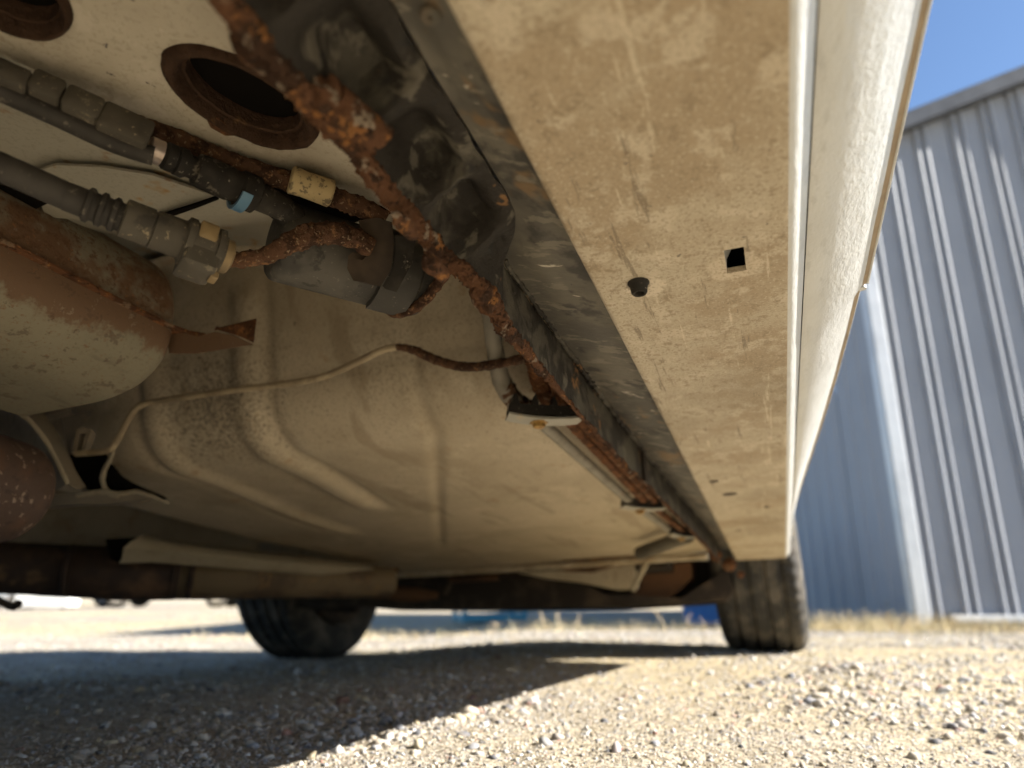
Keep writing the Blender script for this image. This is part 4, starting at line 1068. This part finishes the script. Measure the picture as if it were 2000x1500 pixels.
m = MB(); m.rev(ka, kb, [(.0305, .0118), (.031, .0135), (.0345, .0135), (.0348, .0122), (.0465, .0122), (.0468, .0136), (.0500, .0136), (.0505, .0105), (.052, .0105)], 36); m.build("connector_head", "grey_plastic", lh)
m = MB(); m.box(kc + kd * .0105 + ks * .001, (kt, ks, kd), (.0090, .0115, .0062), .2); m.build("connector_skirt", "grey_plastic", lh)
m = MB(); m.box(kc - ks * .0085 - kd * .004, (kt, kd, ks), (.0048, .0052, .0045), .2); m.box(kc + kt * .0095 + kd * .0155, (kt, ks, kd), (.0020, .004, .0022), .2); m.build("retainer_tab", "tan_plastic", lh)
m = MB(); m.rev(ka, kb, [(.050, .0098), (.0555, .0098), (.0565, .0088), (.0575, .0060)], 28); m.build("retainer_ring", "tan_plastic", lh, label="tan plastic retainer ring")

# ------------------------------------------------------------------ brake line and the three lines along the floor
bl = line("brake_line", [P(148, 886, .80), P(180, 884, .798), P(215, 878, .795), P(228, 862, .794), P(262, 802, .79), P(278, 790, .789), P(302, 785, .788), P(450, 763, .755), P(590, 745, .73), P(640, 733, .72), P(700, 706, .712), P(752, 682, .706), P(775, 678, .703)], .0035, "brake_steel", "thin tan brake line running across the floor", lump=.03)
line("brake_line", [P(775, 678, .703), P(800, 681, .70), P(860, 706, .69), P(905, 716, .683), P(950, 714, .672), P(1000, 705, .662), P(1045, 694, .652)], [.0034, .0044, .0046, .0046, .0044, .0044, .0042], "rust_tube", "rusted end of the thin brake line near the sill", lump=.22)
zl = .205
def lane(px, py): return PP(px, py, 2, zl)
gp = [P(945, 560, .66), P(958, 620, .665), P(968, 690, .675), P(982, 748, .69), P(1005, 783, .70), P(1030, 800, .708)]
t1 = line("fuel_line", gp, [.0080, .0082, .0084, .0088, .0096, .0100], "grey_tube", "grey line coming down beside the flange, rusty at its foot", lump=.08)
m = MB(); m.tube(gp[3:], [.0091, .0102, .0108], 14, lump=.2, step=.002, fine=200); m.build("rusty_foot", "rust_tube", t1)
line("fuel_line", [P(1030, 660, .655), P(1046, 715, .668), P(1056, 750, .680), P(1075, 783, .692), P(1090, 795, .70)], [.0082, .0086, .0092, .0096, .0096], "rust", "middle rusty line bending into the first clip", lump=.16)
line("fuel_line", [P(1075, 700, .655), P(1088, 745, .668), P(1098, 775, .680), P(1115, 797, .695)], [.0074, .0078, .0082, .0084], "rust", "rusty line nearest the flange bending into the first clip", lump=.16)
fwd = Vector((1, 0, 0))
def along(px0, py0, px1, py1, r, mt, label, lump):
    a, b_ = lane(px0, py0), lane(px1, py1); return line("fuel_line", [a, a.lerp(b_, .33), a.lerp(b_, .66), b_], r, mt, label, lump=lump, step=.004)
along(1036, 806, 1238, 986, .0066, "grey_tube", "grey line along the floor between first and second clip", .05)
along(1098, 808, 1258, 978, .0058, "rust", "rusty line along the floor, left of the pair between first and second clip", .12)
along(1122, 806, 1278, 978, .0058, "rust", "rusty line along the floor, nearest the flange between first and second clip", .12)
along(1247, 990, 1320, 1045, .0066, "grey_tube", "grey line between second and third clip", .05)
along(1280, 992, 1342, 1043, .0058, "rust", "rusty line between second and third clip", .12)
def clip(pxs, d_, label, big=True):
    """rubber block over the lines with a bolted plate below"""
    c = empty("line_clip"); c.parent = car; c["label"] = label
    (x0, y0), (x1, y1) = pxs
    A_, B_ = PP(x0, y0, 2, .196), PP(x1, y1, 2, .196); u = (B_ - A_).normalized(); L_ = (B_ - A_).length; fw = Vector((0, 0, 1)).cross(u); 
    if fw.x < 0: fw = -fw
    top = Vector((0, 0, 1)); wd = .016 if big else .014
    # rubber with scalloped top: profile along u, extruded along fw
    pts = [A_ + top * .006 - u * .004, A_ + top * .018]
    for k in range(3):
        c_ = L_ * (.20 + .30 * k)
        pts += [A_ + u * (c_ - .009) + top * .020, A_ + u * (c_ - .006) + top * .009, A_ + u * (c_ + .006) + top * .009, A_ + u * (c_ + .009) + top * .020]
    pts += [B_ + top * .018, B_ + top * .004, B_ + top * -.001, A_ - u * .004 + top * .0]
    m = MB(); m.prism(pts, fw * wd); m.build("rubber_block", "black_plastic", c)
    rows = []
    for i in range(9):
        t = i / 8; p = A_ - u * .005 + u * (L_ + .010) * t + top * (-.002 - .006 * (1 - (2 * t - 1) ** 2) * .5) + fw * -.002
        rows.append([p, p + fw * (wd + .005) * .5 - top * .0008, p + fw * (wd + .005)])
    m = MB(); m.sheet(rows, .0022); m.build("clip_plate", "zinc_plate", c)
    q = A_ + u * (L_ * .42) + fw * .009 - top * .005
    m = MB(); m.rev(q, q - top, [(0, .0085), (.0012, .0085), (.0016, .0060), (.0050, .0056), (.0058, .004), (.0058, 0)], 6); m.build("bolt", "brass_bolt", c)
clip(((1004, 806), (1128, 812)), .7, "first line clip, with a brass coloured bolt in its pale plate")
clip(((1226, 986), (1296, 990)), 1.08, "second line clip further along the flange", False)
clip(((1318, 1042), (1362, 1046)), 1.3, "third line clip near the front of the floor", False)
# corrugated grey conduit leaving the third clip
ca2, cb2 = PP(1345, 1046, 2, .200), PP(1245, 1082, 2, .192)
m = MB(); prf = []; cl2 = (cb2 - ca2).length
for k in range(int(cl2 / .008)): prf += [(k * .008, .012), (k * .008 + .003, .014), (k * .008 + .006, .012)]
m.rev(ca2, cb2, prf, 18); m.build("conduit", "grey_plastic", car, label="ribbed grey conduit bending towards the middle of the car")

# ------------------------------------------------------------------ muffler with seam flange
mu = empty("muffler"); mu.parent = car; mu["label"] = "clamshell muffler with rust along its seam"
MD = .64                                           # its right-hand end lies about this far off
ZS = .262                                          # height of the seam
sA = PP(-420, 280, 2, ZS); sB = PP(0, 478, 2, ZS); sC = PP(200, 578, 2, ZS); sD = PP(325, 640, 2, ZS)
seam_pts = spline([sA, sB, sC, sD], .012)
def mshell(upper):
    rows = []
    n = len(seam_pts)
    for i, p in enumerate(seam_pts):
        tt = i / (n - 1); e = max(0, (tt - .72) / .28); fall = math.sqrt(max(0, 1 - e ** 3.0))
        inw = Vector((.10, 1, 0)).normalized()
        row = []
        for k in range(17):
            a = k / 16 * math.pi * .62
            h = .082 if upper else .060
            y_ = .145 * (1 - math.cos(a)); z_ = h * math.sin(min(a, math.pi / 2)) if a <= math.pi / 2 else h
            z_ *= fall
            row.append(p + inw * (y_ * (.95 if upper else 1.0) + .006) + Vector((0.035 * math.sin(a) * (1 if tt > .7 else tt), 0, (z_ if upper else -z_))))
        rows.append(row)
    # rounded end
    last = rows[-1]
    m = MB(); m.grid(rows); 
    return m
def mloft(upper):
    """half shell: the side swells from the seam, the front end is rounded"""
    rows = []; n = len(seam_pts); NE = 12
    dirx = (seam_pts[-1] - seam_pts[-4]).normalized(); inw = Vector((0, 0, 1)).cross(dirx).normalized()
    if inw.y < 0: inw = -inw
    h = .088 if upper else .056
    W_ = .17
    def sect(p, k, shift):
        row = []
        for j in range(21):
            a = j / 20 * math.pi / 2
            y_ = W_ * .5 * (1 - math.cos(a)) * k + (1 - k) * W_ * .5; z_ = h * math.sin(a) ** .8 * (k ** .8)
            row.append(p + dirx * shift + inw * y_ + Vector((0, 0, z_ if upper else -z_)))
        row.append(row[-1] + inw * W_ * .5 * k)
        return row
    for i, p in enumerate(seam_pts): rows.append(sect(p, 1, 0))
    for i in range(1, NE + 1):
        a = i / NE * math.pi / 2
        rows.append(sect(seam_pts[-1], math.cos(a) if i < NE else .02, .030 * math.sin(a)))
    m = MB(); m.grid(rows); return m, dirx, inw
mm, mdx, minw = mloft(True); mm.build("upper_shell", "muffler_upper", mu, angle=60)
mm, _, _ = mloft(False); mm.build("lower_shell", "muffler_skin", mu, angle=60)
# flange strip: outward along the seam and on past the end to a folded tip
fl = seam_pts + [P(360, 652, .640), P(390, 656, .638)]
rows = []
for i, p in enumerate(fl):
    inn = minw * .012 if i < len(seam_pts) else minw * .010
    rows.append([p - minw * .006, p + inn])
m = MB(); m.sheet(rows, .0022); m.build("seam_flange", "rust", mu, label="rusty seam flange running past the muffler's end")
tip = [[P(325, 640, .640), P(330, 690, .634)], [P(385, 657, .637), P(380, 690, .632)], [P(420, 648, .632), P(430, 683, .630)], [P(455, 655, .630), P(470, 676, .628)], [P(492, 672, .624), P(492, 674, .624)]]
m = MB(); m.sheet(tip, .0016); m.build("tip_lower", "muffler_skin", mu)
tip = [[P(420, 646, .631), P(424, 640, .64)], [P(460, 632, .632), P(462, 654, .629)], [P(500, 622, .634), P(494, 668, .624)]]
m = MB(); m.sheet(tip, .0016); m.build("tip_upper", "rust", mu, label="folded rusty tip of the muffler flange")

# ------------------------------------------------------------------ exhaust at the left
ex = empty("exhaust_pipe"); ex.parent = car; ex["label"] = "dark rusty exhaust pipe low at the left"
zx = .150
pth = [PP(-420, 1085, 2, .155), PP(0, 1108, 2, zx), PP(200, 1118, 2, .148), PP(345, 1124, 2, .146), PP(480, 1128, 2, .146), PP(640, 1134, 2, .150), PP(760, 1136, 2, .156)]
m = MB(); m.tube(pth[:4], [.041, .042, .043, .045, .049, .046], 26, step=.02, lump=.02, fine=20); m.build("pipe", "pipe_rust", ex)
m = MB(); m.tube(pth[3:], [.045, .040, .036, .034], 26, step=.02, lump=.02, fine=20); m.build("pipe", "pipe_tan", ex)
for (px, w) in ((345, .008), (375, .006), (135, .005)):
    k = PP(px, 1122 if px > 200 else 1113, 2, .147); d = (pth[3] - pth[2]).normalized()
    m = MB(); m.rev(k - d * w, k + d, [(0, .042), (.002, .0450), (w * 1.4, .0450), (w * 1.8, .042)], 28); m.build("pipe_joint", "pipe_rust", ex)
m = MB(); m.tube([P(-10, 1170, 1.12), P(12, 1180, 1.12), P(28, 1186, 1.12), P(38, 1176, 1.12)], .006, 8, step=.006); m.build("hanger", "dark_metal", ex)
m = MB(); rows = []
for i in range(15):
    ph_ = math.pi / 2 * i / 14; rows.append([math.sin(ph_), math.cos(ph_)])
ba, bb = P(-160, 912, .62), P(4, 960, .70); bd = (bb - ba).normalized(); bL = (bb - ba).length
pr = [(0, .046), (bL * .5, .050), (bL, .051)] + [(bL + .034 * math.sin(a), .051 * math.cos(a)) for a in np.linspace(.1, math.pi / 2 - .02, 14)]
m = MB(); m.rev(ba, bb, pr, 44); m.build("resonator", "bulb_rust", ex, label="rounded rusty resonator end at the left edge")

# curved heat shields round the resonator and over the pipe
cA = [(-80, 770), (0, 792), (40, 808), (75, 840), (100, 880), (118, 915), (132, 945)]
cB = [(-60, 755), (20, 778), (70, 798), (105, 838), (130, 885), (148, 925), (166, 952)]
cI = [(-80, 840), (0, 858), (28, 880), (48, 905), (62, 930), (72, 950), (84, 968)]
A3 = spline([P(px, py, .74) for px, py in cA], .006); B3 = spline([P(px, py, .80) for px, py in cB], .006); I3 = spline([P(px, py, .79) for px, py in cI], .006)
n_ = 60
def rs(l): return [l[int(i * (len(l) - 1) / n_)] for i in range(n_ + 1)]
A3, B3, I3 = rs(A3), rs(B3), rs(I3)
m = MB(); m.sheet([[I3[i], I3[i].lerp(A3[i], .5) + Vector((.008, 0, .004)), A3[i]] for i in range(n_ + 1)], .0014); sh_o = m.build("heat_shield", "shield_dark", car, angle=60, label="dark curved heat shield around the resonator")
m = MB(); m.sheet([[A3[i], A3[i].lerp(B3[i], .5) + Vector((0, 0, -.004)), B3[i]] for i in range(n_ + 1)], .0014); m.build("shield_lip", "shield_dark", sh_o, angle=60)
m = MB(); m.tube(A3[::6], .0026, 10, step=.008, lump=.15); m.build("rolled_edge", "heat_shield", sh_o)
top_e = [(278, 1046), (330, 1058), (420, 1070), (520, 1080), (620, 1090), (735, 1102)]
low_e = [(238, 1092), (300, 1090), (400, 1098), (510, 1108), (620, 1116), (728, 1122)]
dd = [1.16, 1.20, 1.27, 1.36, 1.46, 1.58]
rows = []
for (a_, b_, d_) in zip(top_e, low_e, dd):
    A_ = P(*a_, d_ * 1.03); B_ = P(*b_, d_); back = P(a_[0] + 8, a_[1] + 6, d_ * 1.13)
    rows.append([back, back.lerp(A_, .5) + Vector((0, 0, .006)), A_, A_.lerp(B_, .3) + Vector((-.020, -.012, 0)), A_.lerp(B_, .65) + Vector((-.024, -.014, 0)), B_, B_ + Vector((.004, .008, -.006))])
mid = []
for i in range(len(rows) - 1):
    for k in range(4): mid.append([p.lerp(q_, k / 4) for p, q_ in zip(rows[i], rows[i + 1])])
mid.append(rows[-1])
m = MB(); m.sheet(mid, .0018); m.build("heat_shield", "heat_shield", car, angle=60, label="pale rolled heat shield over the exhaust pipe")
# torn bracket between shields, and the clip that holds the brake line's end
m = MB(); m.prism([P(px, py, .86) for px, py in ((78, 968), (150, 962), (200, 958), (232, 966), (262, 962), (300, 968), (262, 978), (205, 984), (140, 984), (80, 990))], Vector((.02, .012, .002))); tb = m.build("torn_bracket", "shield_dark", car, label="torn sheet bracket beside the resonator")
m = MB(); m.tube([P(px, py, .862) for px, py in ((222, 880), (212, 902), (201, 925), (202, 945), (212, 962), (235, 968))], [.0022, .003, .0034, .003, .004], 10, lump=.2, step=.004, fine=120); m.build("torn_edge", "heat_shield", tb)
m = MB(); m.tube([P(px, py, .858) for px, py in ((150, 968), (200, 960), (235, 964), (262, 960), (290, 967), (330, 983))], [.003, .0034, .003, .0028, .002], 10, lump=.3, step=.004, fine=120); m.build("torn_edge", "heat_shield", tb)
m = MB(); m.prism([P(px, py, .93) for px, py in ((120, 815), (215, 790), (222, 880), (205, 955), (160, 958), (135, 900))], Vector((.01, .006, .0))); m.build("tunnel_side", "shield_dark", car)
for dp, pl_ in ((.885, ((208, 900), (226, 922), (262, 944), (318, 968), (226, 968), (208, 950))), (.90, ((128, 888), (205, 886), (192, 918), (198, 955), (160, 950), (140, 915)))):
    m = MB(); m.prism([P(px, py, dp) for px, py in pl_], Vector((.02, .01, 0))); m.build("cavity_shade_sheet", "gap_shade_black", car)  # flat black sheets standing in for the shade of deep cavities
m = MB(); m.prism([P(px, py, 1.19) for px, py in ((205, 1052), (276, 1048), (262, 1066), (240, 1092), (215, 1092))], Vector((.05, .03, 0))); m.build("opening_shade_sheet", "gap_shade_black", car)  # black sheet painted as the shaded inside of the shield's end
lc = empty("line_bracket"); lc.parent = car; lc["label"] = "small steel bracket at the end of the brake line"
for k, pl_ in enumerate((((140, 880), (150, 838), (158, 834), (150, 882)), ((158, 834), (176, 838), (172, 848), (156, 846)), ((172, 838), (178, 842), (162, 882), (156, 882)))):
    m = MB(); m.prism([P(px, py, .80) for px, py in pl_], Vector((.012, .006, 0))); m.build("strip", "shield_dark", lc)
m = MB(); m.prism([P(px, py, .84) for px, py in ((75, 795), (120, 780), (132, 800), (100, 810), (60, 812))], Vector((.012, .006, 0))); m.build("strip", "shield_dark", lc)
m = MB(); m.prism([PP(px, py, 0, -1.42) for px, py in ((150, 770), (165, 752), (190, 738), (192, 782), (170, 782))], Vector((.004, 0, 0))); m.build("light_flange", "heat_shield", car)
# tunnel walls to the left so that the floor ends in something
m = MB(); rows = []
for x in np.linspace(-1.9, -.4, 20):
    rows.append([Vector((x, 1.09 + .01 * nz(x * 4, 1), .315)), Vector((x, 1.13, .36)), Vector((x, 1.25, .40)), Vector((x, 1.38, .36)), Vector((x, 1.44, .22))])
m.grid(rows); m.build("tunnel", "dusty_floor", car)

# ------------------------------------------------------------------ front end underneath: subframe, arms, brackets
def bar(name, pts, vec, mt, label=None):
    m = MB(); m.prism(pts, vec); return m.build(name, mt, car, label=label)
def X(px, py, x=-.3): return PP(px, py, 0, x)
bar("subframe", [X(640, 1118), X(800, 1108), X(960, 1112), X(1010, 1130), X(1110, 1122), X(1180, 1160), X(1330, 1168), X(1420, 1112), X(1432, 1150), X(1420, 1172), X(1300, 1180), X(1200, 1186), X(1000, 1188), X(740, 1188), X(660, 1180)], (.14, 0, 0), "dark_metal", "dark front subframe crossing behind the floor")
bar("subframe_plate", [X(870, 1098, -.34), X(960, 1092, -.34), X(978, 1118, -.34), X(968, 1132, -.34), X(880, 1136, -.34), X(866, 1118, -.34)], (.03, 0, 0), "subframe_rust", "rusty plate on the subframe")
bar("cross_brace", [X(1098, 1096, -.40), X(1140, 1086, -.40), X(1220, 1080, -.40), X(1258, 1072, -.40), X(1262, 1086, -.40), X(1225, 1098, -.40), X(1185, 1108, -.40), X(1150, 1118, -.40), X(1100, 1116, -.40)], (.05, 0, .004), "subframe_rust", "rusty brace under the front of the floor")
bar("support_box", [X(1010, 1118, -.36), X(1100, 1114, -.36), X(1160, 1112, -.36), X(1200, 1100, -.36), X(1236, 1098, -.36), X(1240, 1146, -.36), X(1200, 1150, -.36), X(1120, 1134, -.36), X(1060, 1128, -.36)], (.06, 0, .0), "dusty_floor", "cream box bracket below the rusty brace")
m = MB(); m.tube([X(1264, 1094, -.40), X(1250, 1124, -.40), X(1236, 1152, -.38)], .0075, 10, step=.02, lump=.1); m.build("stay", "heat_shield", car, label="thin slanting stay beside the cream box bracket")
bar("control_arm", [X(1260, 1108, -.26), X(1350, 1098, -.26), X(1352, 1128, -.26), X(1330, 1150, -.26), X(1300, 1172, -.26), X(1200, 1180, -.26), X(1250, 1150, -.26)], (.10, 0, .0), "subframe_rust", "rusty control arm reaching to the near wheel")
m = MB(); m.tube([X(650, 1150, -.28), X(760, 1158, -.30), X(860, 1164, -.28)], .022, 12, step=.03, lump=.1, fine=30); m.build("tie_rod", "subframe_rust", car)
m = MB(); m.tube([X(560, 1160, -.20), X(620, 1172, -.22), X(700, 1176, -.2)], .03, 12, step=.03, lump=.1, fine=30); m.build("stabiliser_link", "dark_metal", car)
m = MB(); m.tube([X(880, 1130, -.33), X(875, 1150, -.33), X(868, 1160, -.33)], .009, 8, step=.02); m.build("drain_hose", "dark_metal", car)
bar("dark_backing", [X(640, 1095, -.14), X(1445, 1095, -.14), X(1445, 1150, -.14), X(1330, 1172, -.14), X(1150, 1180, -.14), X(640, 1184, -.14)], (.01, 0, 0), "dark_metal")  # dark panel added to cover the bright background behind the arms
m = MB(); m.box((-.28, .75, .24), ((1, 0, 0), (0, 1, 0), (0, 0, 1)), (.06, .55, .05), .1); m.build("dash_panel", "dark_metal", car)
m = MB(); m.tube([(-.05, .12, .30), (-.05, .40, .28), (-.05, .75, .26), (-.05, 1.1, .28), (-.05, 1.36, .30)], .022, 12, step=.05); m.build("drive_shaft", "subframe_rust", car)
for y in (.16, 1.31):
    m = MB(); m.tube([(0, y, .30), (0, y + (.02 if y < .7 else -.02), .55), (0, y, .8)], [.03, .025, .04], 14, step=.04); m.build("strut", "dark_metal", car)
